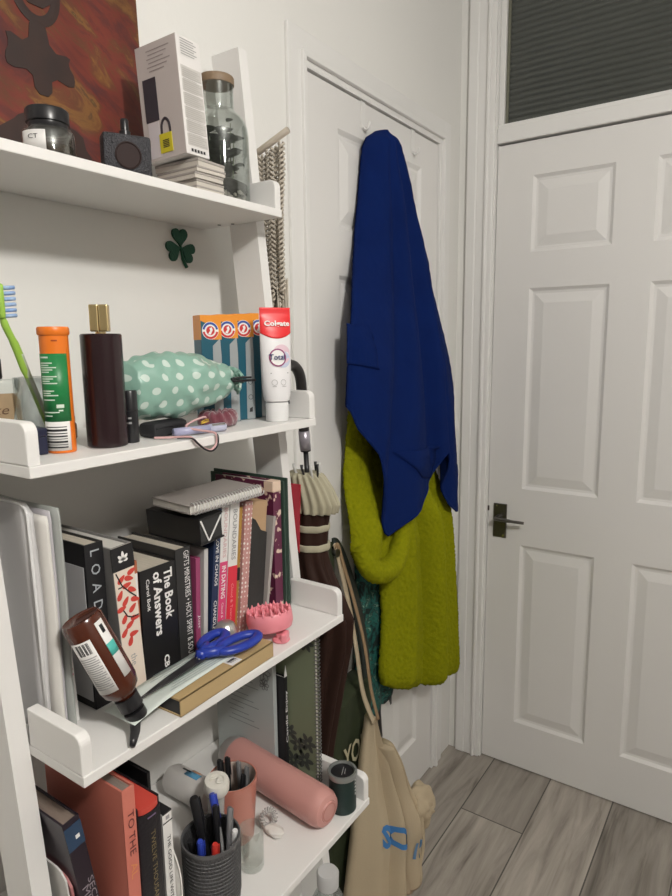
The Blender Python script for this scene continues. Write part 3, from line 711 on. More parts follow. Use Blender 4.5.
# candle-like scent jar with black cap
t = thing('scent_jar', 'round clear scent jar with a wide black cap and white label on the top shelf', 'jar', (.135, .462, Z1 - .0))
t.scale = (1, 1, .80)
obj('body', lat([(0, 0), (.026, 0), (.029, .003), (.029, .034), (.026, .041), (.020, .043), (.018, .043), (.0185, .040), (.0255, .037), (.0272, .033), (.0272, .006), (0, .005)], 36), glass_m, t, 'auto')
obj('scent_liquid', lat([(0, .0055), (.0265, .0062), (.0265, .018), (0, .018)], 32), mat('dark_amber_liquid', (.10, .06, .035), .15, trans=.5), t, 'auto')
obj('label', patch_cyl(.029, -1.75, -.68, .006, .033), white_m, t, True)
text('label_lettering', 'CT', .012, .006, (.0297 * cos(-1.15), .0297 * sin(-1.15), .024), (sin(1.15), cos(1.15), 0), (0, 0, 1), ink_k, t)
obj('cap', lat([(0, .0415), (.0205, .0415), (.0215, .044), (.0215, .049), (.0235, .050), (.0238, .066), (.0225, .0685), (0, .0685)], 36), blackp, t, 'auto')
# flat black glitter perfume
t = thing('perfume_bottle', 'flat black glittery perfume bottle with a round dark medallion on the top shelf', 'perfume', (.145, .562, Z1), (0, 0, -.45))
glit = mat('black_glitter', (.025, .025, .03), .3, .35, bump=1, bscale=420, spec=.6)
obj('flask', bx((-.012, -.030, 0), (.012, .030, .050), .004), glit, t, 'auto')
obj('medallion', lat([(0, 0), (.0165, 0), (.0165, .0012), (.0150, .0018), (.0142, .0008), (0, .0008)], 32, T(.012, 0, .024) @ RY(pi / 2)), mat('medallion', (.030, .018, .017), .65, spec=.2), t, 'auto')
obj('sprayer', lat([(0, .0495), (.0070, .0495), (.0070, .055), (.0052, .056), (.0052, .068), (.004, .070), (0, .070)], 20), blackp, t, 'auto')
# stack of thin booklets
lab = ['second from the top', 'third from the top', 'third from the bottom', 'second from the bottom', 'lowest']
cardm = mat('booklet_grey', (.40, .37, .34), .5, var=.1)
zz = Z1; hs = [.0065, .0085, .0085, .0075, .0105]
names = ['lowest grey card box of the small stack under the white packaging box', 'second lowest grey card box of the stack under the white packaging box', 'middle grey card box of the stack under the white packaging box', 'second highest grey card box of the stack, just below the topmost', 'topmost grey card box of the stack, carrying the white packaging box']
offs = [(0, 0, 0), (-.002, .001, .02), (.001, -.002, -.015), (.003, .001, -.03), (0, .0015, .05)]
for k in range(5):
    t = thing('card_box', names[k], 'box', (.125 + offs[k][0], .688 + offs[k][1], zz + .0004), (0, 0, offs[k][2]), 'stacked card boxes on the top shelf')
    h = hs[k]
    obj('tray', bx((-.042, -.027, 0), (.042, .027, h * .62), .0004), mat('booklet_cream', (.60, .56, .50), .55, var=.06), t)
    obj('lid', bx((-.0425, -.0275, h * .62 + .0002), (.0425, .0275, h - .0002), .0004), cardm, t)
    zz += h + .0004
# white packaging box
t = thing('packaging_box', 'tall white packaging box with a device picture and yellow sticker, standing on the small stack', 'box', (.122, .672, zz + .0025), (.03, -.05, .06))
obj('carton', bx((-.040, -.023, 0), (.038, .023, .152), .001), mat('box_white', (.76, .74, .72), .4), t)
fr = (0, -1, 0)
shade_grey = mat('shaded_side_grey', (.52, .47, .45), .5)
obj('side_panel', bx((-.0395, -.0234, .0005), (.0375, -.0229, .1515)), shade_grey, t)  # grey sheet paints the shaded left side of the white box
XD, YD = (1, 0, 0), (0, 0, 1)
obj('device_picture', bx((-.031, -.0240, .052), (-.006, -.0233, .108)), mat('device_dark', (.045, .04, .05), .3), t)
obj('device_picture', bx((-.029, -.0238, .004), (-.008, -.0233, .051)), mat('device_pale', (.60, .56, .58), .4), t)
pts = [(-.004, -.0237, .028), (-.003, -.0237, .045), (.004, -.0237, .052), (.011, -.0237, .045), (.012, -.0237, .028)]
obj('cable_picture', tb(spline(pts, 5), .0022, 6, flat=.3, up=Vector((0, 1, 0))), MATS['device_dark'], t)
obj('yellow_sticker', bx((-.009, -.0244, .008), (.014, -.0233, .033)), mat('sticker_yellow', (.60, .52, .03), .5), t)
lines([(-.006, .006, .0022 * k) for k in range(5)], ink_k, t, 'sticker_print', (.003, -.0244, .015), XD, YD, h=.0012)
lines([(-.022 + .003 * (k % 2), .022 - .006 * (k % 3), -.0052 * k) for k in range(6)], mat('print_grey', (.32, .28, .27), .6), t, 'side_print', (.003, -.0235, .142), XD, YD, h=.0014)
lines([(-.016, .010 + .005 * (k % 2), -.0032 * k) for k in range(7)], ink_g, t, 'front_print', (.0382, 0, .148), (0, 1, 0), YD, h=.0011)
bm = bm_new()
for k in range(6): box(bm, (.0380, -.0185, .012 + .0175 * k), (.0383, .0205, .0268 + .0175 * k))
obj('spec_table', bm, mat('table_grey', (.58, .56, .53), .5), t)
lines([(-.017, .018 - .004 * (k % 3), .0026 * k) for k in range(38)], mat('faint_print', (.46, .44, .42), .6), t, 'table_print', (.0385, 0, .014), (0, 1, 0), YD, h=.0007)
lines([(-.014 + .006 * k, -.010 + .006 * k, 0) for k in range(5)], ink_k, t, 'symbols', (.0383, 0, .006), (0, 1, 0), YD, h=.004)
# terrarium jar
t = thing('terrarium_jar', 'tall clear glass jar with a wooden lid holding dark green plants and pebbles', 'jar', (.108, .768, Z1))
obj('glass', lat([(0, 0), (.042, 0), (.0462, .004), (.047, .102), (.0455, .116), (.040, .129), (.030, .138), (.0255, .143), (.0255, .178), (.0243, .178), (.0243, .142), (.0295, .1365), (.039, .128), (.0442, .115), (.0457, .102), (.0448, .006), (0, .005)], 44), glass_m, t, 'auto')
obj('lid', lat([(0, .1782), (.0268, .1782), (.0272, .180), (.0272, .1885), (.0262, .190), (0, .190)], 36), mat('lid_wood', (.26, .18, .11), .55, var=.3, vscale=20, stretch=(1, 9, 1)), t, 'auto')
bm = bm_new(); rnd = random.Random(3)
for k in range(95):
    a = rnd.uniform(0, 2 * pi); r = .040 * math.sqrt(rnd.random()); s = rnd.uniform(.003, .005)
    bmesh.ops.create_icosphere(bm, subdivisions=1, radius=s, matrix=T(r * cos(a), r * sin(a), .0105 + rnd.uniform(0, .008)))
o = obj('pebbles', bm, mat('pebble', (.42, .38, .33), .6, var=.5, vscale=90), t, True); o['kind'] = 'stuff'
obj('soil', lat([(0, .021), (.042, .021), (.0425, .033), (.025, .041), (0, .044)], 24), mat('soil', (.02, .018, .014), .9, bump=1, bscale=200), t, True)
def leaf(bm, M, l, w):
    n = 6; P = []
    for i in range(n + 1):
        u = i / n; ww = w * sin(pi * u) ** .8 * .5; zz_ = .25 * l * u * u
        P.append((bm.verts.new(M @ Vector((-ww, l * u, -zz_ + .15 * ww))), bm.verts.new(M @ Vector((0, l * u, -zz_))), bm.verts.new(M @ Vector((ww, l * u, -zz_ + .15 * ww)))))
    for a, b in zip(P, P[1:]):
        for i in range(2): bm.faces.new((a[i], a[i + 1], b[i + 1], b[i]))
bm = bm_new(); st = bm_new()
for k in range(9):
    a = 2 * pi * k / 9; r = .020 if k else 0; x, y = r * cos(a), r * sin(a); hgt = (.055, .075, .095, .06, .08, .05, .09, .07, .065)[k]
    tube(st, [(x, y, .035), (x * 1.2, y * 1.2, .035 + hgt)], .0009, 5)
    for j in range(10):
        aa = j * 2.4 + k; z = .045 + hgt * j / 10
        s = max(.4, 1 - .50 * (z > .108)); leaf(bm, T(x * .85, y * .85, z) @ RZ(aa) @ RX(.45), .0240 * s, .027 * s)
obj('foliage', bm, mat('terrarium_leaf', (.060, .085, .050), .45, var=.5, vscale=60), t, True); obj('stems', st, mat('terrarium_stem', (.09, .12, .04), .5), t)
# rolled macrame on a dowel behind the upright
t = thing('macrame_hanging', 'cream macrame wall hanging on a wooden dowel at the right end of the shelves', 'wall hanging', (.105, .892, 1.75), (0, 0, 0))
obj('dowel', tb([(-.10, .0, -.038), (.046, -.004, .012)], .0055, 12), mat('pale_dowel', (.50, .44, .36), .6, var=.2, stretch=(2, 20, 20)), t, True)
mac = mat('cotton_cord', (.62, .56, .47), .9, var=.4, vscale=110, bump=.6, bscale=260)
bm = bm_new(); rnd = random.Random(5)
for c in range(11):
    x = -.047 + .0072 * c
    for ph in (0, pi):
        pts = []; n = 90; zt = -.026 + .0022 * c; zb = -.265 + .02 * sin(c * 2.1)
        for i in range(n + 1):
            z = zt + (zb - zt) * i / n; sq = 1 - .22 * max(0, min(1, (-.05 - z) / .06))
            pts.append((x * sq + .006 + .0042 * sin(2 * pi * i / 6 + ph + c * pi), .0045 * cos(2 * pi * i / 6 + ph) + .004 * sin(c * 1.7), z))
        tube(bm, pts, .0023, 5)
obj('knotted_panel', bm, mac, t, True)
bm = bm_new()
for c in range(30):
    x = -.038 + .0024 * c + rnd.uniform(-.001, .001); y = rnd.uniform(-.006, .006)
    zb = -.40 - rnd.uniform(0, .04)
    tube(bm, [(x, y, -.235 + rnd.uniform(-.01, .01)), (x + rnd.uniform(-.003, .003), y, -.32), (x * .92 + rnd.uniform(-.004, .004), y * 1.2, zb)], [.0017, .0017, .001], 5)
obj('fringe', bm, mac, t, True)
# shamrock on the wall
t = thing('shamrock_decoration', 'dark green glittery three-leaf shamrock decoration on the wall below the top shelf', 'decoration', (.0006, .776, 1.575))
bm = bm_new()
def heart(c, ang, s):
    pts = []
    for k in range(28):
        u = 2 * pi * k / 28; hx = 16 * sin(u) ** 3; hy = 13 * cos(u) - 5 * cos(2 * u) - 2 * cos(3 * u) - cos(4 * u)
        p = Matrix.Rotation(ang, 2) @ Vector((hx * s, (hy + 17) * s)); pts.append((c[0] + p.x, c[1] + p.y))
    return pts
Mw = Matrix(((0, 0, 1, 0), (1, 0, 0, 0), (0, 1, 0, 0), (0, 0, 0, 1)))
gm = mat('green_glitter', (.008, .085, .045), .4, .25, bump=.8, bscale=500)
for a in (0.05, 1.95, -1.95): prism(bm, heart((0, 0), a, .00105), .004, Mw)
obj('leaves', bm, gm, t); obj('stalk', tb(spline([(.002, 0, .002), (.002, .004, -.018), (.002, .012, -.032)], 6), [.0022] * 6 + [.003] * 7, 8), gm, t, True)

# ------------------------------------------------------------------ shelf 2
Z2 = 1.292
t = thing('cologne_bottle', 'square clear cologne bottle with a tan script label, left end of the second shelf', 'perfume', (.092, .392, Z2), (0, 0, -.35))
obj('flask', bx((-.010, -.030, 0), (.012, .030, .082), .005), glass_m, t, 'auto')
obj('label', pr([(-.024, .012), (.012, .012), (.024, .066), (-.024, .066)], .0006, Matrix(((0, 0, 1, .0124), (1, 0, 0, 0), (0, 1, 0, 0), (0, 0, 0, 1)))), mat('tan_label', (.42, .30, .17), .5, var=.3, vscale=60), t)
text('label_script', 'like', .026, .011, (.0131, 0, .047), (0, 1, 0), (0, 0, 1), mat('brown_ink', (.12, .06, .03), .5), t, shear=.3)
obj('cap', bx((-.009, -.010, .0822), (.011, .010, .108), .003), blackp, t, 'auto')
t = thing('glass_tumbler', 'cut glass tumbler holding the toothbrush behind the orange and green tube', 'glass', (.125, .432, Z2))
obj('glass', lat([(0, 0), (.026, 0), (.029, .004), (.0295, .05), (.0300, .084), (.0286, .084), (.0278, .05), (.0268, .009), (0, .007)], 48, flute=lambda a, z: 1 + (.022 * sin(12 * a + z * 260) * sin(12 * a - z * 260) if .008 < z < .055 else 0)), cut_glass, t, True)
t = thing('toothbrush', 'green toothbrush with blue and white bristles leaning in the cut glass tumbler', 'toothbrush')
hd = spline([(.130, .440, 1.302), (.128, .426, 1.345), (.127, .413, 1.385), (.128, .404, 1.412), (.130, .393, 1.436), (.130, .389, 1.456), (.130, .388, 1.480)], 6)
obj('handle', tb(hd, [.0038 if i < 12 else .0048 if i < 20 else .0042 if i < 26 else .0034 for i in range(len(hd))], 10), mat('lime_plastic', (.32, .55, .08), .35), t, True)
gp = mat('grip_grey', (.42, .50, .36), .5)
obj('grip', tb([Vector(p) + Vector((.0012, .0012, 0)) for p in hd[2:17]], .0036, 8), gp, t, True)
bm = bm_new()
for i in range(6):
    for j in range(3):
        z = 1.446 + .0062 * i; tube(bm, [(.126 + .004 * j, .392, z), (.126 + .004 * j, .405, z + .0012)], .0021, 6)
obj('bristles', bm, mat('blue_bristle', (.08, .22, .62), .6, col2=(.55, .72, .85), vscale=160), t, True)
obj('brush_head', bx((.1235, .3855, 1.443), (.1365, .3925, 1.482), .003), MATS['lime_plastic'], t, 'auto')
t = thing('small_box', 'small dark navy box between the left end rail and the orange and green tube', 'box', (.168, .3885, Z2), (0, 0, -.1))
obj('base', bx((-.012, -.012, 0), (.012, .014, .020), .001), mat('dark_navy', (.012, .014, .04), .4), t); obj('lid', bx((-.0125, -.0125, .0202), (.0125, .0145, .030), .0015), MATS['dark_navy'], t)
t = thing('brown_jar', 'small brown jar seen through the cut glass tumbler', 'jar', (.098, .478, Z2))
obj('body', lat([(0, 0), (.011, 0), (.013, .003), (.013, .020), (.010, .024), (0, .024)], 24), mat('brown_glass', (.22, .09, .04), .25), t, 'auto'); obj('lid', lat([(0, .0242), (.0115, .0242), (.0115, .030), (0, .030)], 24), mat('brown_lid', (.15, .06, .03), .4), t, 'auto')
# effervescent tube
t = thing('tablet_tube', 'orange and green effervescent tablet tube with white print on the second shelf', 'tube', (.178, .4205, Z2), (0, 0, 0))
org = mat('orange_plastic', (.80, .19, .015), .35); grn = mat('green_label', (.012, .20, .055), .4)
obj('body', lat([(0, 0), (.0150, 0), (.0155, .002), (.0155, .132), (0, .132)], 36), org, t, 'auto')
obj('cap', lat([(0, .1322), (.0162, .1322), (.0172, .134), (.0172, .1395), (.0162, .1415), (0, .1415)], 36), org, t, 'auto')
obj('green_band', patch_cyl(.0155, -2.2, .30, .036, .112, 28), grn, t, True)
obj('barcode_panel', patch_cyl(.0155, -2.1, .12, .003, .036, 24, .0006), white_m, t, True)
bm = bm_new()
def add_patch(bm, r, a0, a1, z0, z1, n=10):
    s = patch_cyl(r, a0, a1, z0, z1, n, .0002); tmp = bpy.data.meshes.new('t'); s.to_mesh(tmp); s.free(); bm.from_mesh(tmp); bpy.data.meshes.remove(tmp)
for z, h in ((.006, .0016), (.0095, .0008), (.012, .0022), (.016, .0008), (.0185, .0018), (.022, .0012), (.025, .0026), (.0295, .0010)): add_patch(bm, .0161, -1.7, -.15, z, z + h)
obj('barcode', bm, ink_k, t)
bm = bm_new()
for i, z in enumerate((.107, .101, .0985, .096, .0935, .091, .086, .0835, .081, .0785, .070, .0675, .065, .060, .042, .046)): add_patch(bm, .0159, -1.75, -.55 - .25 * (i % 3) - (.5 if i == 0 else 0), z, z + (.0013 if i else .0018))
add_patch(bm, .0159, -.72, -.22, .0515, .0555); add_patch(bm, .0159, -.6, -.3, .0478, .0495)
obj('label_print', bm, mat('pale_green_ink', (.62, .74, .62), .5), t)
obj('cap_print', patch_cyl(.0155, -.75, -.35, .1255, .127, 6, .0005), mat('dark_orange_ink', (.35, .05, .0), .5), t)
# tall dark perfume
t = thing('perfume_bottle', 'tall dark plum cylinder perfume bottle with a split gold cap on the second shelf', 'perfume', (.186, .4765, Z2))
obj('flask', lat([(0, 0), (.0225, 0), (.0238, .0015), (.0238, .1325), (.0225, .134), (0, .134)], 44), mat('dark_plum', (.020, .008, .010), .22), t, 'auto')
obj('collar', lat([(0, .1342), (.006, .1342), (.006, .1365), (0, .1365)], 20), gold, t, 'auto')
obj('cap', bx((-.0060, -.0108, .1366), (.0060, -.0003, .168), .0014), gold, t, M=RZ(-.85)); obj('cap', bx((-.0060, .0003, .1366), (.0060, .0108, .168), .0014), gold, t, M=RZ(-.85))
t = thing('nail_polish_stick', 'small black lipstick-sized tube standing beside the tall plum bottle', 'tube', (.190, .5085, Z2))
obj('body', lat([(0, 0), (.0088, 0), (.0094, .001), (.0094, .040), (0, .040)], 24), blackp, t, 'auto'); obj('cap', lat([(0, .0402), (.0094, .0402), (.0094, .063), (.0084, .065), (0, .065)], 24), blackp, t, 'auto')
bm = bm_new()
for z in (.024, .030): add_patch(bm, .0094, -.95, -.55, z, z + .0022, 5)
obj('body_print', bm, ink_g, t)
# mint polka dot bag
def mint_mat():
    m = mat('mint_polka', (.27, .52, .42), .33, coat=.25, bump=.25, bscale=25); nt, N, Lk, b = nodes(m)
    tc = [n for n in N if n.type == 'TEX_COORD'][0]; sep = N.new('ShaderNodeSeparateXYZ'); Lk.new(tc.outputs['Object'], sep.inputs[0])
    def mth(op, a, c=None):
        n = N.new('ShaderNodeMath'); n.operation = op
        for i, v in enumerate((a, c)):
            if v is None: continue
            if isinstance(v, (int, float)): n.inputs[i].default_value = v
            else: Lk.new(v, n.inputs[i])
        return n.outputs[0]
    s = .0175
    row = mth('FLOOR', mth('DIVIDE', sep.outputs[2], s)); 
    u = mth('SUBTRACT', mth('FRACT', mth('ADD', mth('DIVIDE', mth('ADD', sep.outputs[1], mth('MULTIPLY', sep.outputs[0], -.3)), s * 1.35), mth('MULTIPLY', row, .5))), .5); v = mth('SUBTRACT', mth('FRACT', mth('DIVIDE', sep.outputs[2], s)), .5)
    d = mth('ADD', mth('MULTIPLY', mth('MULTIPLY', u, u), 1.8), mth('MULTIPLY', v, v))
    mx = N.new('ShaderNodeMix'); mx.data_type = 'RGBA'; Lk.new(mth('LESS_THAN', d, .075), mx.inputs[0]); mx.inputs[6].default_value = (.25, .43, .355, 1); mx.inputs[7].default_value = (.56, .67, .61, 1)
    Lk.new(mx.outputs[2], b.inputs['Base Color']); return m
t = thing('shower_cap_bag', 'crumpled mint green polka dot plastic bag lying across the middle of the second shelf', 'bag', (.168, .610, Z2))
P = []; n, mseg = 60, 40
bm = bm_new(); rings = []
for i in range(n + 1):
    u = i / n; y = -.085 + .165 * u
    e = max(.02, sin(pi * (.16 + .81 * u))) ** .42
    rz = .046 * e * (1 - .12 * u); rx = .036 * e; zc = .064 + .004 * u
    ring = []
    for k in range(mseg):
        a = 2 * pi * k / mseg; q = Vector((cos(a), y * 22, sin(a)))
        w = 1 + .16 * noise.noise(q * 1.3 + Vector((3, 0, 1))) + .13 * abs(noise.noise(Vector((cos(a) * 2.2 + 4 * u, u * 5, sin(a) * 2.2)))) * 2 - .05
        w += .03 * sin(5 * a + 9 * u) * u
        z = zc + rz * sin(a) * w
        ring.append(bm.verts.new((-.004 + .022 * u * u + rx * cos(a) * w, y, max(z, .0212 + .0065 * min(1, max(0, (u - .4) / .25))))))
    rings.append(ring)
for a, b in zip(rings, rings[1:]):
    for k in range(mseg): bm.faces.new((a[k], a[(k + 1) % mseg], b[(k + 1) % mseg], b[k]))
bm.faces.new(rings[0]); bm.faces.new(rings[-1])
obj('bag', bm, mint_mat(), t, True)
pts = []
bm = bm_new(); rnd = random.Random(11)
for k in range(7):
    P = []; Q = []; a0 = -.4 + .35 * k
    for i in range(7):
        f = i / 6; c = Vector((.020 + .014 * cos(a0), .076 + .012 * f, .066 + .016 * sin(a0) - .004 * f)); w = .006 + .006 * f
        d_ = Vector((cos(a0 + pi / 2), 0, sin(a0 + pi / 2))); off = Vector((cos(a0), 0, sin(a0))) * (.006 * sin(4 * f + k))
        P.append([c - d_ * w + off, c + off * 1.4, c + d_ * w + off]); Q.append([p + Vector((0, .0003, .0006)) for p in P[-1]])
    s = closed_sheet(P, Q); tmp = bpy.data.meshes.new('t'); s.to_mesh(tmp); s.free(); bm.from_mesh(tmp); bpy.data.meshes.remove(tmp)
obj('gathered_end', bm, MATS['mint_polka'], t, True)
t = thing('hair_clip', 'slim black hair clip gripping the gathered end of the mint bag', 'hair clip', (.212, .694, 1.358), (0, 0, -.3))
obj('arm', bx((-.003, -.019, 0), (.003, .019, .0035), .001), blackp, t); obj('arm', bx((-.003, -.017, .0045), (.003, .012, .0075), .001), blackp, t); obj('hinge', lat([(0, -.003), (.0026, -.003), (.0026, .003), (0, .003)], 12, T(0, -.018, .004) @ RY(pi / 2)), blackp, t)
t = thing('black_pouch', 'small soft black pouch lying in front of the mint bag on the second shelf', 'pouch', (.176, .570, Z2), (0, 0, .15))
bm = bx((-.015, -.032, .0), (.015, .036, .020), .006); 
obj('pouch', bm, mat('black_fabric', (.015, .015, .018), .7, bump=.3, bscale=80), t, 'auto'); obj('zip', tb([(.0145, -.028, .0125), (.0153, 0, .0130), (.0145, .030, .0125)], .0012, 6), blackp, t)
# scrunchie
t = thing('scrunchie', 'dark maroon velvet scrunchie beneath the right end of the mint bag', 'scrunchie', (.176, .674, Z2 + .012))
bm = bm_new(); N1, N2 = 60, 14; rr = []
for i in range(N1):
    a = 2 * pi * i / N1; ring = []
    for k in range(N2):
        b_ = 2 * pi * k / N2; r = .0095 * (1 + .28 * sin(13 * a + 2 * sin(b_)) * .8); c = .0195
        ring.append(bm.verts.new(((c + r * cos(b_)) * cos(a) * .8, (c + r * cos(b_)) * sin(a) * 1.15, max(-.0115, r * sin(b_) * 1.2))))
    rr.append(ring)
for i in range(N1):
    a, b = rr[i], rr[(i + 1) % N1]
    for k in range(N2): bm.faces.new((a[k], a[(k + 1) % N2], b[(k + 1) % N2], b[k]))
obj('ruffle', bm, mat('maroon_velvet', (.14, .012, .03), .8, sheen=.6), t, True)
t = thing('lilac_pen', 'short lilac-grey plastic pen lying on the front of the second shelf', 'pen', (.210, .5985, Z2 + .0062), (0, 0, -.18))
obj('barrel', tb([(0, -.034, 0), (0, .020, 0)], .0055, 14), mat('lilac_plastic', (.38, .38, .55), .3), t, True); obj('cap', tb([(0, .0202, 0), (0, .046, 0), (0, .048, 0)], [.0060, .0060, .004], 14), mat('lilac_cap', (.46, .47, .60), .3), t, True); obj('pocket_clip', bx((.0045, .022, .0035), (.0062, .044, .0062), .0005), silver, t)
t = thing('hair_elastic', 'thin pink and black cord looping over the front edge of the second shelf', 'cord')
cp = [(.200, .535, 1.2945), (.214, .548, 1.2945), (.232, .556, 1.2955), (.2405, .561, 1.2945), (.2432, .568, 1.287), (.2432, .580, 1.278), (.2432, .592, 1.2745), (.2432, .602, 1.281), (.2420, .604, 1.2935), (.234, .602, 1.2968), (.222, .596, 1.2985), (.206, .585, 1.303), (.204, .596, 1.309), (.210, .612, 1.314), (.205, .622, 1.312)]
sp = spline(cp, 7)
obj('cord', tb(sp, .0016, 8), mat('pink_cord', (.62, .38, .38), .5), t, True)
obj('dark_strand', tb([Vector(p) + Vector((.0017, .0006, -.0012)) for p in sp[10:60]], .0013, 7), blackp, t, True)
t = thing('yellow_grip', 'tiny yellow hair grip resting on the lilac pen', 'hair grip', (.203, .622, 1.3050), (0, 0, .3))
obj('prong', tb([(0, -.010, 0), (0, .010, .001)], .0013, 8), mat('yellow_plastic', (.62, .40, .05), .4), t, True); obj('prong', tb([(0, -.010, .002), (0, 0, .004), (0, .009, .0035)], .0011, 8), MATS['yellow_plastic'], t, True)
# toothpaste cartons
teal = mat('teal_print', (.012, .10, .15), .35, var=.1); orp = mat('orange_print', (.82, .30, .03), .35); slv = mat('silver_print', (.40, .43, .44), .3, .3)
cart = [('leftmost of the four upright orange and teal toothpaste cartons', .676), ('second from the left of the four upright toothpaste cartons', .712), ('second from the right of the upright toothpaste cartons, nearly its whole emblem in view', .748), ('rightmost upright toothpaste carton, partly hidden behind the standing white tube', .784)]
for k, (lb, y) in enumerate(cart):
    t = thing('toothpaste_carton', lb, 'carton', (.146, y, Z2), (0, 0, -.40), 'toothpaste cartons on the second shelf')
    w, dp, h = .0325, .030, .163 + .002 * k
    obj('carton', bx((-dp, 0, 0), (0, w, h), .0008), teal, t)
    obj('orange_top', bx((-dp - .0002, -.0003, h - .036), (.0002, w + .0003, h + .0003), .0006), orp, t)
    M = frame_M((.0003, 0, 0), (0, 1, 0), (0, 0, 1))
    obj('silver_stripe', pr([(.017, .0006), (w - .0012, .0006), (w - .0012, h - .060), (.030, h - .034), (.018, h - .045)], .0003, M), slv, t)
    obj('teal_corner', pr([(.0003, h - .060), (.017, h - .060), (.018, h - .045), (.014, h - .014), (.0003, h - .008)], .0002, M), teal, t)
    e = obj('emblem', pr(circ(.0130, 32, .0150, h - .0225), .0005, M), ink_w, t)
    bm = bm_new(); N_ = 32
    def ring(r0, r1, a0, a1, z):
        a = [bm.verts.new(M @ Vector((.0150 + r0 * cos(u), h - .0225 + r0 * sin(u), z))) for u in [a0 + (a1 - a0) * i / 16 for i in range(17)]]
        b = [bm.verts.new(M @ Vector((.0150 + r1 * cos(u), h - .0225 + r1 * sin(u), z))) for u in [a0 + (a1 - a0) * i / 16 for i in range(17)]]
        for i in range(16): bm.faces.new((a[i], a[i + 1], b[i + 1], b[i]))
    ring(.0090, .0123, pi * .05, pi * .95, .0007)
    obj('blue_ring', bm, mat('emblem_blue', (.03, .08, .35), .4), e)
    bm = bm_new(); ring(.0090, .0123, pi * 1.05, pi * 1.95, .0007); prism(bm, circ(.0066, 16, .0150, h - .0225), .0002, M @ T(0, 0, .0006))
    obj('red_ring', bm, mat('emblem_red', (.60, .04, .04), .4), e)
    obj('arm_mark', pr([(.0110, h - .0275), (.0150, h - .0285), (.0185, h - .0215), (.0170, h - .0175), (.0135, h - .0190), (.0145, h - .0225)], .0003, M @ T(0, 0, .0009)), ink_w, e)
    bm = bm_new()
    for (yy, zz_, r) in ((.0240, .060, .0040), (.0240, .036, .0040)):
        for i in range(20):
            u0, u1 = 2 * pi * i / 20, 2 * pi * (i + 1) / 20
            bm.faces.new([bm.verts.new(M @ Vector((yy + q * cos(u), zz_ + q * sin(u), .0005))) for q, u in ((r, u0), (r, u1), (r * .82, u1), (r * .82, u0))])
    bm.faces.new([bm.verts.new(M @ Vector(p)) for p in ((.0210, .012, .0005), (.0265, .012, .0005), (.0270, .020, .0005), (.0220, .018, .0005))])
    obj('icons', bm, ink_g if k != 2 else ink_k, t)
# toothpaste tube standing on its cap
t = thing('toothpaste_tube', 'white toothpaste tube with a red top, standing on its cap on the second shelf', 'toothpaste', (.205, .776, Z2), (0, 0, -.55))
rows = []; NB = 36
prof = [(.030, .0160, .0160), (.032, .0195, .0195), (.040, .0215, .0200), (.055, .0232, .0185), (.080, .0242, .0150), (.11, .0248, .0115), (.14, .0252, .0070), (.160, .0254, .0030), (.166, .0254, .0012), (.175, .0254, .0010)]
bm = bm_new(); rings = []
for z, hw, ht in prof:
    rings.append([bm.verts.new((ht * cos(2 * pi * k / NB), hw * sin(2 * pi * k / NB), z)) for k in range(NB)])
for a, b in zip(rings, rings[1:]):
    for k in range(NB): bm.faces.new((a[k], a[(k + 1) % NB], b[(k + 1) % NB], b[k]))
bm.faces.new(rings[0]); bm.faces.new(rings[-1])
obj('tube_body', bm, mat('tube_white', (.80, .79, .80), .35), t, 'auto')
def tube_x(z, y, lift=.0005):
    for (z0, w0, t0), (z1, w1, t1) in zip(prof, prof[1:]):
        if z0 <= z <= z1:
            f = (z - z0) / (z1 - z0); w = w0 + (w1 - w0) * f; th = t0 + (t1 - t0) * f
            return th * math.sqrt(max(0, 1 - (y / w) ** 2)) + lift, w
    return .001 + lift, .0254
def tube_patch(name, fy, z0, z1, m, nz=14, ny=16, lift=.0005):
    P = []
    for i in range(nz + 1):
        row = []
        for j in range(ny + 1):
            lo, hi = fy
            y = lo + (hi - lo) * j / ny; zl = z0(y) if callable(z0) else z0; z = zl + (z1 - zl) * i / nz
            x, w = tube_x(z, y, lift); row.append(Vector((x, y, z)))
        P.append(row)
    return obj(name, closed_sheet(P, [[p - Vector((.0003, 0, 0)) for p in r] for r in P]), m, t, True)
tube_patch('red_top', (-.0248, .0248), lambda y: .128 + .0090 * (y / .0254) ** 2, .1752, mat('tube_red', (.80, .03, .035), .35), nz=20, ny=40, lift=.0006)
def tube_text(name, body, L, H, y, z, m, bold=.01, lift=.0012):
    o = text(name, body, L, H, (0, y, z), (0, 1, 0), (0, 0, 1), m, t, bold)
    for v in o.data.vertices: v.co.x = tube_x(v.co.z, v.co.y, lift)[0]
    return o
tube_text('brand_lettering', 'Colgate', .041, .0105, .001, .150, ink_w, .03, .0034)
def disc_patch(name, r, cy, cz, m, lift, r0=0):
    bm = bm_new(); n = 32
    for i in range(n):
        u0, u1 = 2 * pi * i / n, 2 * pi * (i + 1) / n
        bm.faces.new([bm.verts.new((tube_x(cz + q * sin(u), cy + q * cos(u), lift)[0], cy + q * cos(u), cz + q * sin(u))) for q, u in ((r, u0), (r, u1), (max(r0, .0003), u1), (max(r0, .0003), u0))])
    return obj(name, bm, m, t)
disc_patch('pink_swirl', .0150, .006, .104, mat('pale_pink_swirl', (.74, .55, .62), .5), .0007)
disc_patch('blue_swirl', .0125, .008, .096, mat('pale_blue_swirl', (.55, .60, .74), .5), .0009)
disc_patch('ring_mark', .0138, -.001, .099, mat('plum_ring', (.28, .05, .16), .4), .0012, .0116); disc_patch('white_disc', .0116, -.001, .099, ink_w, .0011)
tube_text('total_lettering', 'Total', .025, .0085, -.0028, .100, mat('navy_ink', (.03, .04, .14), .5), .012, .0032)
bm = bm_new()
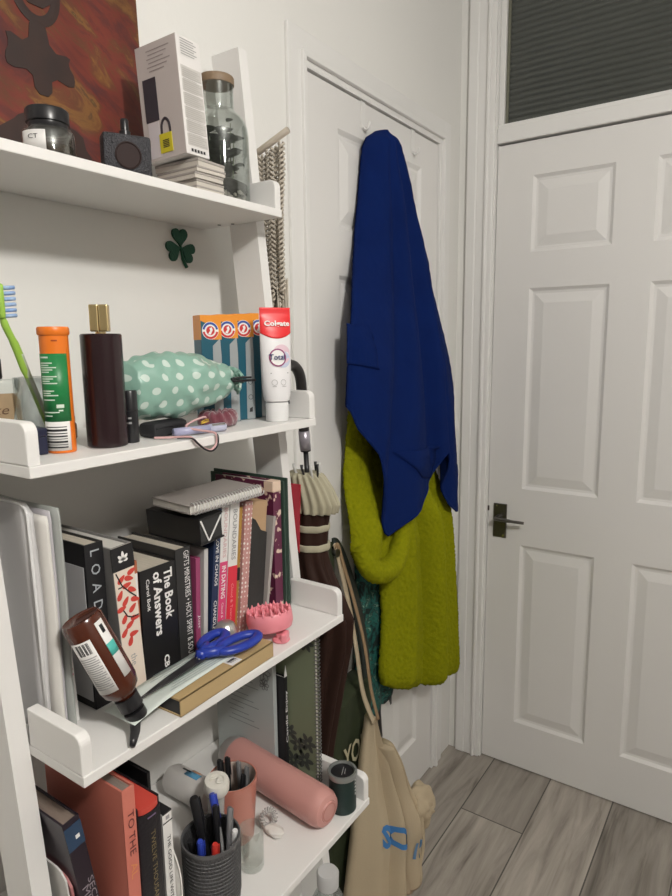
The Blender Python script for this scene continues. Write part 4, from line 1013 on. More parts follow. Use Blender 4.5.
for (y0, y1, z, h) in ((-.014, .016, .0745, .0013), (-.010, .010, .0935, .0007), (-.012, -.006, .0545, .0008), (.003, .010, .0545, .0008)):
    bm.faces.new([bm.verts.new((tube_x(z_, y, .0011)[0], y, z_)) for y, z_ in ((y0, z), (y1, z), (y1, z + h), (y0, z + h))])
obj('small_print', bm, ink_g, t)
disc_patch('round_icon', .0045, -.0085, .061, ink_g, .0012, .0039); disc_patch('round_icon', .0045, .0055, .061, ink_g, .0012, .0039)
obj('cap', lat([(0, 0), (.0172, 0), (.0180, .001), (.0183, .022), (.0178, .0296), (0, .0298)], 36), mat('cap_white', (.82, .82, .82), .3), t, 'auto')

# ------------------------------------------------------------------ shelf 4
def sleeve4(name, label, loc, th, h, d, m, rx, cat, part='sleeve', rad=.004):
    t = thing(name, label, cat, (loc[0], loc[1], Z4 + .0005 + (th * sin(-rx) if rx < 0 else 0)), (rx, 0, 0))
    M = Matrix(((1, 0, 0, 0), (0, 0, 1, 0), (0, 1, 0, 0), (0, 0, 0, 1)))
    poly = [(-d, 0), (0, 0), (0, h - rad * 3), (-rad * 2, h - rad * .6), (-rad * 4, h), (-d, h)]
    obj(part, pr(poly, th, M), m, t); return t
t = sleeve4('document_wallet', 'white card wallet at the far left of the fourth shelf beside the dark hardback', (.225, .3625), .002, .170, .15, mat('white_wallet', (.66, .65, .63), .5, var=.05), .075, 'folder')
t = sleeve4('magazine', 'thin pink-edged magazine between the white wallet and the dark hardback on the fourth shelf', (.228, .3655), .003, .160, .15, mat('pink_pages', (.60, .24, .24), .5, var=.4, vscale=30, stretch=(1, 1, 2)), .075, 'magazine', 'cover')
pb = mat('purple_black', (.020, .012, .022), .4, var=.3)
t = book('hardback_book', 'dark purple-black hardback with a blue band and silver lettering, left of the coral book', (.238, .3800, Z4), .021, .241, .16, pb, mat('brown_pages', (.22, .17, .14), .8, bump=.4, bscale=30, stretch=(1, 12, 1)), rx=.145)
obj('blue_band', bx((.0002, 0, .203), (.0007, .021, .2345)), mat('dust_blue', (.03, .07, .14), .5, var=.4, vscale=60), t)
obj('band_emblem', bx((.0007, .011, .214), (.0010, .016, .219)), ink_w, t)
spine_text(t, 'MISTAKEN', .021, .105, .085, .0085, mat('silver_ink', (.40, .36, .40), .4, .3), yc=.0075, bold=.0); spine_text(t, 'SECRETS', .021, .120, .070, .007, MATS['silver_ink'], yc=.0155, bold=0)
cor = mat('coral_cloth', (.62, .19, .14), .6, bump=.2, bscale=150)
t = book('hardback_book', 'coral red hardback with dark letters TO THE on its spine, left of the red-topped book', (.269, .4020, Z4), .0175, .258, .16, cor, mat('grey_pages', (.25, .21, .18), .8, bump=.4, bscale=30, stretch=(1, 12, 1)))
spine_text(t, 'TO THE', .019, .200, .058, .0085, mat('dark_coral_ink', (.12, .03, .03), .5), bold=.0); spine_text(t, 'AL', .019, .150, .020, .0085, mat('orange_ink', (.70, .28, .10), .5), bold=0); spine_text(t, 'of it', .019, .09, .022, .006, mat('pale_coral_ink', (.80, .50, .42), .5), bold=0)
t = book('hardback_book', 'black rounded-spine book with red page edges and faint gold lettering on the fourth shelf', (.268, .4205, Z4), .0340, .222, .16, mat('black_leather', (.012, .010, .014), .4, bump=.3, bscale=200), page_r, rounded=True, page_in=.001)
spine_text(t, 'TWELVE THOUSAND', .034, .135, .105, .0065, mat('dull_gold_ink', (.30, .24, .12), .45, .3), bold=0, x=.0066)
obj('spine_band', bx((.0052, .011, .2055), (.0066, .023, .2070)), mat('violet_foil', (.28, .20, .34), .3, .5), t)
obj('spine_emblem', pr([(0, 0), (.004, .006), (0, .012), (-.004, .006)], .0006, frame_M((.0064, .017, .022), (0, 1, 0), (0, 0, 1))), ink_w, t)
t = book('paperback_book', 'white-spined book with small black capitals, black top, right of the red-topped book', (.270, .4560, Z4), .0145, .192, .15, white_m, page_k, page_in=.0002)
obj('black_rule', bx((.0002, 0, .178), (.0005, .015, .1795)), black_m, t); obj('black_head', bx((-.149, .0003, .1902), (.0002, .0147, .1925), .0004), black_m, t)
spine_text(t, 'THE GOOD LIFE WITHIN', .015, .108, .105, .0050, ink_k, bold=.005); spine_text(t, '▫▫', .015, .185, .006, .005, ink_g) if False else None
obj('spine_emblem', bx((.0002, .005, .1825), (.0005, .0105, .1875)), ink_g, t)
t = book('folder', 'plain black upright hard folder rising behind the white-spined book', (.225, .4715, Z4), .0050, .222, .13, mat('soft_black', (.012, .012, .013), .38), page_k, cat='folder')
# two curled paper sheets / booklet
for (nm, lb, y, xf, h, c, mm, ct) in (('paper_sheet', 'curled white paper sheet leaning directly right of the white-spined book', .4785, .268, .200, .016, paper_m, 'paper'), ('booklet', 'dark booklet with a white curling edge behind the pen holder', .4875, .225, .205, .020, mat('dark_booklet', (.06, .055, .05), .5), 'booklet')):
    t = thing(nm, lb, ct, (xf, y, Z4 + .0005))
    P = []; Q = []
    for i in range(17):
        z = h * i / 16; row = []
        for j in range(9):
            x = -.12 + .12 * j / 8; row.append(Vector((x - .10 * (i / 16) ** 3 * (j / 8), (.004 + c * (j / 8) * (i / 16) ** 2 * .5) + .0015 * sin(9 * z * 8 + j), z)))
        P.append(row); Q.append([p + Vector((0, .0009, 0)) for p in row])
    obj('sheet', closed_sheet(P, Q), mm, t, True)
    obj('curled_edge', tb([p[-1] + Vector((.0003, .0004, 0)) for p in P], .0014, 6), paper_m, t, True)

# pen holder and its pens
t = thing('pen_holder', 'dark grey mesh cup full of pens near the front of the fourth shelf', 'pen cup', (.259, .5440, Z4 + .0003))
grid = mat('grey_mesh', (.085, .085, .088), .45, .3, bump=1, bscale=300)
pc = (.262, .5335)
def rib(a, z): return 1
obj('cup', lat([(0, 0), (.0365, 0), (.038, .002), (.0400, .094), (.0382, .094), (.0362, .004), (0, .004)], 48), grid, t, 'auto')
obj('rim', lat([(.0380, .0942), (.0408, .0942), (.0412, .0962), (.0406, .0985), (.0384, .0985), (.0378, .096)], 48), mat('grey_rim', (.15, .15, .155), .35, .4), t, 'auto')
bm = bm_new()
for k in range(14):
    z = .012 + .0056 * k; r = .0381 + .002 * z / .094
    lathe(bm, [(r, z), (r + .0009, z + .0006), (r + .0009, z + .0016), (r, z + .0022)], 48)
obj('ribs', bm, grid, t, True)
def pen(label, base, top, r, body, capm, tipm=None, kind='pen', grp='pens in the dark grey holder'):
    b_, t_ = Vector(base), Vector(top); L = (t_ - b_).length
    t = thing(kind, label, 'pen'); t.matrix_world = axis_M(b_, t_, 1.0); t['group'] = grp
    obj('barrel', lat([(0, 0), (r * .4, .001), (r, .010), (r, L * .68), (0, L * .68)], 14), body, t, 'auto')
    obj('cap', lat([(0, L * .68 + .0002), (r * 1.12, L * .68 + .0002), (r * 1.12, L - .003), (r * .9, L), (0, L)], 14), capm, t, 'auto')
    obj('clip', box(bm_new(), (r * 1.12, -.0016, L * .74), (r * 1.12 + .0016, .0016, L - .002), .0004), tipm or capm, t)
    return t
bp_ = blackp; bl = mat('pen_blue', (.03, .06, .42), .3); rd = mat('pen_red', (.55, .04, .03), .35); clr = mat('pen_clear', (.6, .6, .6), .15, trans=.6); gy = mat('pen_grey', (.30, .30, .31), .3, .5); wt = mat('pen_white', (.72, .72, .72), .35)
pen('thick black marker standing tallest at the back left of the dark grey pen holder', (.255, .548, .651), (.2315, .5415, .790), .0062, bp_, bp_)
pen('pen with a bright blue cap standing upright in the middle of the pen holder', (.275, .560, .651), (.2420, .5655, .785), .0042, clr, bl)
pen('black pen leaning right at the back of the pen holder', (.247, .565, .651), (.232, .578, .778), .0042, bp_, bp_)
pen('slim grey metal pen leaning right in front of the black pens', (.284, .545, .651), (.268, .5735, .770), .0034, gy, gy)
pen('black ballpoint next to the slim grey pen in the holder', (.266, .553, .651), (.2530, .5600, .775), .0038, bp_, bp_)
pen('short pen with a red end at the front of the pen holder', (.271, .533, .651), (.284, .528, .752), .0042, wt, rd)
pen('short pen with a dark blue end behind the red one in the holder', (.251, .533, .651), (.268, .5165, .757), .0042, wt, bl)
pen('short white-ended pen at the right of the pen holder', (.271, .570, .651), (.282, .568, .744), .0042, gy, wt)
pen('short black pen lying low at the left of the pen holder', (.239, .541, .651), (.2480, .5165, .748), .0040, bp_, bp_)
# rose pot with brushes
t = thing('rose_pot', 'rose-pink tapered pot holding dark sticks behind the mesh pen holder', 'pot', (.205, .6450, Z4 + .0003))
rose = mat('rose_glaze', (.52, .20, .15), .3, coat=.3)
obj('pot', lat([(0, 0), (.027, 0), (.030, .003), (.0375, .104), (.0355, .104), (.0285, .005), (0, .005)], 44), rose, t, 'auto')
obj('lining', lat([(.0350, .1036), (.0352, .100), (.0284, .02), (.0278, .02), (.0344, .1036)], 44), mat('rose_lining', (.55, .45, .40), .4), t, True)
for k, (b0, t0, r, mm) in enumerate((((.193, .652, .652), (.183, .655, .766), .0034, bp_), ((.208, .660, .652), (.196, .666, .758), .0028, gy), ((.219, .658, .652), (.210, .670, .752), .0028, gy), ((.194, .634, .652), (.182, .640, .770), .0038, bp_), ((.216, .642, .652), (.217, .655, .750), .003, bp_))):
    pen(['black eyeliner stick at the back of the rose pot', 'grey metal stick beside the back one in the rose pot', 'grey metal stick at the right side of the rose pot', 'thicker black stick at the left side of the rose pot', 'short black stick at the front of the rose pot'][k], b0, t0, r, mm, mm, kind='makeup_pencil', grp='sticks in the rose pot')
# translucent tube with a round white end, standing in the pen cup area
t = thing('cream_tube', 'white round-ended clear tube leaning up between the pen holder and the rose pot', 'tube'); t.matrix_world = axis_M((.212, .5935, Z4 + .0045), (.232, .5850, .787))
obj('body', lat([(0, 0), (.010, 0), (.0115, .002), (.0125, .125), (0, .125)], 28), mat('milky_plastic', (.62, .62, .60), .25, trans=.35), t, 'auto')
obj('end_cap', lat([(0, .1252), (.0175, .1252), (.0185, .128), (.0185, .139), (.0170, .143), (.011, .1435), (.010, .141), (0, .141)], 32), mat('ivory_plastic', (.70, .68, .62), .35), t, 'auto')
obj('cap_emboss', tb(spline([(-.008, -.004, .1415), (-.002, .005, .1425), (.003, -.003, .1425), (.008, .004, .1415)], 5), .0016, 6), MATS['ivory_plastic'], t, True)
# white squeeze bottle lying behind
t = thing('squeeze_bottle', 'white plastic bottle with a blue and orange print lying behind the rose pot', 'bottle', (.098, .660, Z4 + .0255), (0, 0, 0))
obj('body', lat([(0, -.058), (.020, -.058), (.0245, -.050), (.0250, .02), (.022, .038), (.012, .046), (0, .046)], 36, RY(pi / 2) @ Matrix.Identity(4)), mat('bottle_white', (.66, .64, .62), .35), t, 'auto')
Mb = RY(pi / 2)
def wrapx(a0, a1, z0, z1, m, nm, th=.0004): 
    bm = patch_cyl(.0250, a0, a1, z0, z1, 10, th); bmesh.ops.transform(bm, matrix=Mb, verts=bm.verts); return obj(nm, bm, m, t, True)
wrapx(2.85, 3.35, -.018, .012, mat('print_blue', (.10, .32, .52), .4), 'blue_print'); wrapx(2.45, 2.80, -.014, .004, mat('print_orange', (.62, .32, .20), .4), 'orange_print'); wrapx(2.9, 3.02, -.030, -.012, black_m, 'black_print', .0006)
obj('cap', lat([(0, .0462), (.011, .0462), (.012, .048), (.012, .066), (0, .066)], 24, RY(pi / 2)), blackp, t, 'auto')
# little tumbler
t = thing('shot_glass', 'small clear empty glass tumbler right of the pen holder', 'glass', (.268, .6150, Z4 + .0003))
obj('glass', lat([(0, 0), (.0165, 0), (.0175, .002), (.0182, .064), (.0171, .064), (.0162, .010), (0, .008)], 36), glass_m, t, 'auto')
t = thing('hair_tie_coil', 'clear coiled ring lying against the right side of the rose pot', 'hair tie', (.238, .6880, Z4 + .0165), (R(20), R(62), 0))
pts = []
for i in range(181):
    a = 2 * pi * i / 180; r = .0115 + .0032 * cos(18 * a); pts.append((r * cos(a), r * sin(a), .0032 * sin(18 * a)))
obj('coil', tb(pts, .0016, 6), mat('coil_plastic', (.66, .64, .62), .2, trans=.3), t, True)
t = thing('crumpled_tissue', 'small crumpled white tissue lying in front of the pink flask', 'tissue', (.256, .6800, Z4 + .0075))
bm = bm_new(); bmesh.ops.create_icosphere(bm, subdivisions=4, radius=.013)
for v in bm.verts:
    q = v.co * 90; v.co = Vector((v.co.x * 1.3, v.co.y * .8, v.co.z * .5)) * (1 + .35 * abs(noise.noise(q)) * 1.5 - .1) ; v.co.z = max(v.co.z, -.0070)
obj('tissue', bm, paper_m, t, True)
# pink flask lying down
t = thing('water_flask', 'pink matte water flask lying on its side across the fourth shelf', 'bottle'); t.matrix_world = axis_M((.072, .7655, Z4 + .0312), (.326, .7370, Z4 + .0312))
flk = mat('matte_pink', (.58, .29, .26), .40, bump=.05, bscale=200)
obj('body', lat([(0, .252), (.0155, .252), (.0165, .2505), (.018, .2510), (.025, .248), (.0298, .239), (.0308, .227), (.0308, .028), (0, .028)], 48), flk, t, 'auto')
obj('base_ring', lat([(.0130, .2522), (.0145, .2522), (.0145, .2529), (.0130, .2529)], 36), mat('pink_ring', (.50, .22, .19), .5), t)
obj('lid', lat([(0, .0), (.014, .0), (.023, .004), (.0282, .013), (.0300, .0278), (0, .0278)], 40), mat('lid_grey', (.42, .40, .39), .35, .4), t, 'auto')
# candle tin
t = thing('candle_tin', 'dark green candle tin with a grey rim, front right corner of the fourth shelf', 'candle', (.312, .7910, Z4 + .0003))
obj('tin', lat([(0, 0), (.0215, 0), (.0228, .0015), (.0228, .0600), (0, .0600)], 40), mat('bottle_green', (.010, .028, .026), .45), t, 'auto')
obj('lid_rim', lat([(.0195, .0602), (.0242, .0602), (.0250, .0625), (.0250, .0665), (.0240, .069), (.0205, .0690), (.0195, .0660)], 40), mat('rim_grey', (.34, .36, .35), .35, .6), t, 'auto')
obj('lid_disc', lat([(0, .0605), (.0193, .0605), (.0193, .0655), (0, .0655)], 36), black_m, t)
bm = bm_new()
for a, b in (((.004, -.008), (-.004, .010)), ((.007, -.004), (.001, .008))):
    tube(bm, [(a[0], a[1], .0656), (b[0], b[1], .0656)], .0006, 5)
obj('lid_print', bm, ink_g, t)
bm = bm_new()
for k in range(5): add_patch(bm, .0229, .12, .26, .030 + .0062 * k, .0335 + .0062 * k, 4)
obj('side_print', bm, ink_w, t)
# notebooks at the back right
t = book('notebook', 'pale blue-grey notebook with lines of print standing behind the pink flask', (.170, .7865, Z4), .0095, .225, .14, mat('pale_blue_card', (.46, .50, .49), .5), page_w)
bm = bm_new()
rows = [(-.13 + .004 * (k % 3), -.055 - .012 * ((k * 7) % 4), -.0095 * k) for k in range(13)]
lines(rows, mat('blue_grey_ink', (.24, .27, .27), .6), t, 'cover_print', (.02, 0, .195), (1, 0, 0), (0, 0, 1), h=.0016)
def flower(bm, M, r, n, lift):
    for k in range(n):
        a = 2 * pi * k / n; pl = []
        for i in range(8):
            u = 2 * pi * i / 8; p = Vector((r * .55 + r * .45 * cos(u), r * .24 * sin(u))); p = Matrix.Rotation(a, 2) @ p; pl.append(bm.verts.new(M @ Vector((p.x, p.y, lift))))
        bm.faces.new(pl)
def outline_flower(bm, M, r, n):
    for k in range(n):
        a = 2 * pi * k / n; pts = []
        for i in range(13):
            u = 2 * pi * i / 12; p = Vector((r * .55 + r * .45 * cos(u), r * .26 * sin(u))); p = Matrix.Rotation(a, 2) @ p; pts.append(M @ Vector((p.x, p.y, .0003)))
        tube(bm, pts, .0005, 4, cap=False)
bm = bm_new(); MM = lambda x, z: frame_M((x, -.0003, z), (1, 0, 0), (0, 0, 1))
for (x, z, r) in ((-.022, .195, .017), (-.034, .210, .014), (-.020, .172, .011)): outline_flower(bm, MM(x, z), r, 7)
obj('flower_drawing', bm, mat('drawing_ink', (.16, .16, .16), .6), t)
t = book('paperback_book', 'slim black paperback whose spine reads Candle Enjoy, beside the pale blue-grey notebook', (.186, .7985, Z4), .0080, .190, .12, black_m, page_w)
spine_text(t, 'Candle Enjoy', .008, .115, .100, .0068, ink_w, up=True, bold=.015)
obj('white_corner', pr([(0, 0), (.0075, 0), (.0035, .022)], .0008, Matrix(((0, 0, 1, -.0004), (1, 0, 0, .0002), (0, 1, 0, .1905), (0, 0, 0, 1)))), white_m, t)
t = thing('floral_notebook', 'large sage green wire-bound notebook with grey flowers standing on the fourth shelf', 'notebook', (.250, .8085, Z4 + .0005))
sg = mat('sage_card', (.21, .245, .155), .45, var=.1)
obj('cover', bx((-.19, 0, 0), (-.004, .0014, .285), .0005), sg, t); obj('page_block', bx((-.188, .0016, .002), (-.006, .0085, .283)), page_w, t); obj('back_cover', bx((-.19, .0087, 0), (-.004, .0101, .285), .0005), sg, t)
bm = bm_new()
for k in range(40):
    z = .008 + .0069 * k; pts = [(-.0035 + .0055 * cos(a), .005 + .0055 * sin(a), z) for a in [2 * pi * i / 8 for i in range(9)]]; tube(bm, pts, .0011, 5, cap=False)
obj('wire_binding', bm, mat('dark_wire', (.22, .22, .22), .3, .8), t)
bm = bm_new()
for (x, z, r) in ((-.022, .262, .017), (-.04, .27, .013)): flower(bm, MM(x, z), r, 6, .0002)
obj('flower_print', bm, mat('flower_grey', (.075, .085, .075), .5, var=.3, vscale=80), t)
bm = bm_new()
for (x, z, r) in ((-.022, .075, .019), (-.045, .065, .018), (-.062, .085, .016), (-.03, .04, .02), (-.055, .03, .019), (-.08, .05, .018)): flower(bm, MM(x, z), r, 6, .0002)
obj('flower_print', bm, mat('flower_grey', (.075, .085, .075), .5, var=.3, vscale=80), t)
# clear bottle on the lowest board
t = thing('clear_bottle', 'clear plastic bottle standing on the lowest board under the fourth shelf', 'bottle', (.352, .690, .3205))
obj('body', lat([(0, 0), (.033, 0), (.036, .004), (.036, .205), (.032, .235), (.020, .262), (.0145, .268), (.0145, .276), (.0130, .276), (.0135, .266), (.031, .234), (.0348, .205), (.0348, .006), (0, .005)], 40), plastic_clear, t, 'auto')
obj('cap', lat([(0, .2762), (.0165, .2762), (.0170, .298), (.015, .301), (0, .301)], 28), mat('cap_frost', (.62, .62, .62), .3, trans=.3), t, 'auto')

# ------------------------------------------------------------------ umbrella hung by its crook on the second shelf's end rail
t = thing('umbrella', 'furled dark brown umbrella with cream edging hanging by its black crook from the second shelf', 'umbrella')
crook = spline([(.196, .807, 1.315), (.194, .805, 1.345), (.190, .812, 1.366), (.188, .832, 1.377), (.186, .853, 1.370), (.184, .866, 1.350), (.181, .873, 1.31), (.179, .879, 1.26), (.178, .884, 1.225)], 6)
blk_h = mat('black_handle', (.018, .016, .016), .4)
obj('crook_handle', tb(crook, [.0085] * 8 + [.0092] * (len(crook) - 8), 14), blk_h, t, True)
obj('silver_collar', tb([(.1795, .8775, 1.262), (.1783, .8830, 1.228)], .0098, 16), mat('collar_lilac', (.42, .40, .45), .3, .6), t, True)
obj('shaft', tb([(.178, .884, 1.224), (.176, .893, 1.12), (.178, .897, .45)], .0045, 10), blackp, t, True)
brown = mat('brown_fabric', (.030, .014, .010), .6, bump=.15, bscale=150, spec=.15)
def gather(zs, nf, ph):
    bm = bm_new(); rings = []; N_ = 96
    for (z, cx, cy, rx_, ry_, amp) in zs:
        ring = []
        for k in range(N_):
            a = 2 * pi * k / N_; f = 1 + amp * (sin(nf * a + ph + 2.2 * sin(z * 6)) * .7 + .5 * noise.noise(Vector((cos(a) * 2.5, sin(a) * 2.5, z * 5))))
            ring.append(bm.verts.new((cx - .002 + rx_ * f * cos(a), cy + ry_ * f * sin(a), z)))
        rings.append(ring)
    for a, b in zip(rings, rings[1:]):
        for k in range(N_): bm.faces.new((a[k], a[(k + 1) % N_], b[(k + 1) % N_], b[k]))
    bm.faces.new(rings[0]); bm.faces.new(rings[-1]); return bm
def lerp_rows(keys, n):
    out = []
    for a, b in zip(keys, keys[1:]):
        for i in range(n): out.append(tuple(a[j] + (b[j] - a[j]) * i / n for j in range(len(a))))
    out.append(keys[-1]); return out
keys = [(1.140, .178, .897, .030, .022, .06), (1.118, .178, .897, .040, .028, .08), (1.088, .177, .897, .036, .029, .05), (1.045, .176, .897, .034, .029, .04), (1.02, .177, .897, .037, .030, .10), (.97, .186, .898, .050, .034, .13), (.92, .196, .899, .064, .037, .14), (.87, .192, .899, .064, .037, .15), (.78, .180, .900, .055, .035, .17), (.66, .172, .900, .042, .032, .18), (.54, .172, .899, .026, .024, .16), (.47, .177, .897, .009, .009, .05), (.44, .178, .897, .005, .005, 0)]
obj('canopy', gather(lerp_rows(keys, 6), 9, .4), brown, t, True)
cre = mat('cream_edging', (.42, .39, .28), .7, bump=.3, bscale=120, var=.15)
keys = [(1.186, .170, .890, .026, .020, .10), (1.180, .170, .893, .036, .027, .14), (1.158, .173, .896, .048, .0315, .12), (1.130, .177, .897, .0560, .0325, .14), (1.114, .178, .897, .0510, .0310, .13)]
obj('cream_border', gather(lerp_rows(keys, 6), 19, 1.2), cre, t, True)
for z0 in (1.086, 1.050):
    keys = [(z0 - .006, .1765, .897, .0375, .0315, .02), (z0 - .004, .1765, .897, .0388, .0322, .02), (z0 + .004, .1765, .897, .0388, .0322, .02), (z0 + .006, .1765, .897, .0375, .0315, .02)]
    obj('closing_strap', gather(keys, 9, .4), cre, t, True)
for k in range(6):
    a = -1.9 + .62 * k; o = obj('rib_tip', tb([(.178 + .022 * cos(a), .890 + .016 * sin(a), 1.172), (.170 + .029 * cos(a), .890 + .020 * sin(a), 1.196), (.170 + .029 * cos(a), .890 + .020 * sin(a), 1.202)], [.0022, .0022, .003], 8), blackp if k % 2 else mat('tip_white', (.6, .6, .58), .4), t, True)
obj('tip', lat([(0, .40), (.0035, .402), (.0045, .44), (0, .44)], 12, T(.178, .897, 0)), blackp, t, True)

# ------------------------------------------------------------------ over-door hooks
hooks = [('white metal over-door hook carrying the blue towel', 1.363), ('empty white metal over-door hook right of the blue towel', 1.613)]
for lb, y in hooks:
    t = thing('door_hook', lb, 'hook', (0, y, 0), (0, 0, 0), 'over-door hooks')
    obj('strap', box(box(bm_new(), (.0008, -.009, 1.910), (.0022, .009, DLZ - .0015), .0003), (-.034, -.010, DLZ - .0035), (.0022, .010, DLZ - .0018), .0003), gloss_m, t)
    obj('prong', tb(spline([(.0025, 0, 1.914), (.008, 0, 1.908), (.015, 0, 1.908), (.019, 0, 1.914), (.020, 0, 1.922)], 5), .0025, 8), gloss_m, t, True)

# ------------------------------------------------------------------ hanging cloth
def interp(poly, t):
    n = len(poly) - 1
    ls = [0]
    for a, b in zip(poly, poly[1:]): ls.append(ls[-1] + math.hypot(b[0] - a[0], b[1] - a[1]))
    d_ = t * ls[-1]
    for i in range(n):
        if d_ <= ls[i + 1] + 1e-9:
            f = (d_ - ls[i]) / max(1e-9, ls[i + 1] - ls[i]); return poly[i][0] + (poly[i + 1][0] - poly[i][0]) * f, poly[i][1] + (poly[i + 1][1] - poly[i][1]) * f
    return poly[-1]
def drape(Lp, Rp, Bp, ns, nt, xfun, xback, thick=.004):
    """Coons patch over (y, z): left, right and bottom outlines; xfun(s, t, y, z) gives the front surface"""
    P = []; Q = []
    for i in range(nt + 1):
        t_ = i / nt; l = interp(Lp, t_); r = interp(Rp, t_); row = []; q = []
        for j in range(ns + 1):
            s = j / ns; y = l[0] + (r[0] - l[0]) * s; z = l[1] + (r[1] - l[1]) * s
            bl = interp(Lp, 1); br = interp(Rp, 1); b = interp(Bp, s)
            y += (b[0] - (bl[0] + (br[0] - bl[0]) * s)) * t_ ** 3; z += (b[1] - (bl[1] + (br[1] - bl[1]) * s)) * t_
            x = xfun(s, t_, y, z); row.append(Vector((x, y, z))); q.append(Vector((min(x - .0015, xback(s, t_, y, z)), y, z)))
        P.append(row); Q.append(q)
    return closed_sheet(P, Q)
def rdg(d, w): return math.exp(-(d / w) ** 2)
# blue towel
blue_m = mat('navy_terry', (.004, .019, .120), .95, bump=.9, bscale=700, var=.25, vscale=12, col2=(.003, .013, .088), spec=.12)
TL = [(1.385, 1.907), (1.362, 1.890), (1.345, 1.862), (1.330, 1.764), (1.302, 1.640), (1.253, 1.532), (1.212, 1.436), (1.198, 1.360), (1.192, 1.274)]
TR = [(1.405, 1.907), (1.428, 1.896), (1.472, 1.880), (1.545, 1.795), (1.645, 1.665), (1.694, 1.530), (1.722, 1.440), (1.752, 1.290), (1.772, 1.150), (1.780, 1.055)]
TB = [(1.192, 1.274), (1.205, 1.222), (1.262, 1.158), (1.284, 1.040), (1.306, .946), (1.417, .985), (1.552, 1.043), (1.572, 1.100), (1.596, 1.118), (1.630, 1.020), (1.658, .947), (1.710, .916), (1.746, .980), (1.780, 1.055)]
folds = [(.17, .09, .022), (.30, .05, -.014), (.42, .06, .016), (.54, .045, -.022), (.64, .07, .018), (.76, .045, -.020), (.86, .06, .014)]
def sm(a, b, v): v = max(0, min(1, (v - a) / (b - a))); return v * v * (3 - 2 * v)
def tx(s, t_, y, z):
    low = sm(.35, .80, t_)
    env = sin(pi * min(1, max(0, s))) ** .5
    x = .012 + .052 * low + (.055 + .020 * t_ - .024 * low) * env
    for (c, w, a) in folds: x += a * rdg(s - c - .02 * sin(3 * t_ + c * 9), w * (1.25 - .4 * t_)) * min(1, .12 + 1.2 * t_) * (.4 + .6 * env)
    x += .005 * noise.noise(Vector((y * 14, z * 6, 3))) + .0012 * noise.noise(Vector((y * 90, z * 70, 8)))
    top = sm(0, .05, t_); return .036 + (x - .036) * (.45 + .55 * top)
t = thing('bath_towel', 'royal blue towel hanging in a long cone from the over-door hook', 'towel', (0, 0, 0))
obj('cloth', drape(TL, TR, TB, 130, 140, tx, lambda s, t_, y, z: tx(s, t_, y, z) - .006), blue_m, t, True)
B3 = []
for i in range(81):
    s = i / 80; b = interp(TB, s); B3.append((tx(s, 1, b[0], b[1]) - .002, b[0], b[1]))
obj('hem', tb(B3, .0040, 8), blue_m, t, True)
# turned-over corner beside the notch and the short hem of the back layer at the left edge
def near(y, z):
    """towel front at (y, z), found by scanning the cloth"""
    best = None
    for i in range(60, 141, 2):
        t_ = i / 140; l = interp(TL, t_); r = interp(TR, t_)
        for j in range(0, 131, 2):
            s = j / 130; yy = l[0] + (r[0] - l[0]) * s; zz_ = l[1] + (r[1] - l[1]) * s; bb = interp(TB, s)
            yy += (bb[0] - (TL[-1][0] + (TR[-1][0] - TL[-1][0]) * s)) * t_ ** 3; zz_ += (bb[1] - (TL[-1][1] + (TR[-1][1] - TL[-1][1]) * s)) * t_
            d_ = (yy - y) ** 2 + (zz_ - z) ** 2
            if best is None or d_ < best[0]: best = (d_, tx(s, t_, yy, zz_))
    return best[1]
def flap(tri, name, n=14, up=.004):
    P = []
    for i in range(n + 1):
        row = []
        for j in range(n + 1):
            u, v = i / n, j / n; a_ = Vector(tri[0]).lerp(Vector(tri[1]), v); p = a_.lerp(Vector(tri[2]).lerp(Vector(tri[3]), v), u)
            row.append(Vector((near(p.x, p.y) + up + .005 * sin(pi * v) * sin(pi * u), p.x, p.y)))
        P.append(row)
    return obj(name, closed_sheet(P, [[q - Vector((.003, 0, 0)) for q in r_] for r_ in P]), blue_m, t, True)
flap([(1.335, 1.150), (1.560, 1.135), (1.440, 1.072), (1.552, 1.046)], 'turned_corner')
flap([(1.192, 1.455), (1.262, 1.452), (1.186, 1.368), (1.262, 1.352)], 'inner_hem')
# lime fleece robe
fl_m = mat('lime_fleece', (.320, .325, .008), 1.0, bump=1, bscale=330, var=.35, vscale=120, col2=(.185, .20, .004), spec=.08)
t = thing('fleece_robe', 'lime green fluffy robe hanging beneath the blue towel, its cuff turned up', 'robe', (0, 0, 0))
def fluff(bm, amp, sc_, sub=0):
    bm.normal_update()
    for v in bm.verts:
        n_ = noise.noise(v.co * sc_) * .6 + noise.noise(v.co * sc_ * 2.3) * .5
        v.co += v.normal * amp * n_
    return bm
BL = [(1.345, 1.50), (1.335, 1.30), (1.342, 1.10), (1.353, .87), (1.366, .70), (1.352, .550)]
BR = [(1.46, 1.50), (1.60, 1.30), (1.684, 1.13), (1.745, .92), (1.785, .67), (1.822, .385)]
BB = [(1.352, .550), (1.362, .512), (1.40, .488), (1.47, .455), (1.56, .420), (1.69, .372), (1.80, .352), (1.822, .385)]
def rbx(s, t_, y, z):
    base = .020 + .038 * sm(1.10, .90, z) if False else .020 + .036 * (1 - sm(.88, 1.12, z))
    x = base + .034 * sin(pi * s) ** .45 * min(1, .2 + 1.3 * t_)
    f = 1 - sm(.92, 1.10, z)
    x += f * (.024 * rdg(s - .24, .08) - .036 * rdg(s - .43 - .05 * t_, .040) + .034 * rdg(s - .60, .08) - .040 * rdg(s - .79 + .03 * t_, .035) + .018 * rdg(s - .91, .05))
    k = 1 - (1 - min(1, max(0, (1 - t_) / .05))) ** 2; x = base + (x - base) * (.35 + .65 * math.sqrt(max(0, k)))
    return min(x, .026 if z > 1.22 else .042 + .1 * (1 - sm(.90, 1.12, z)))
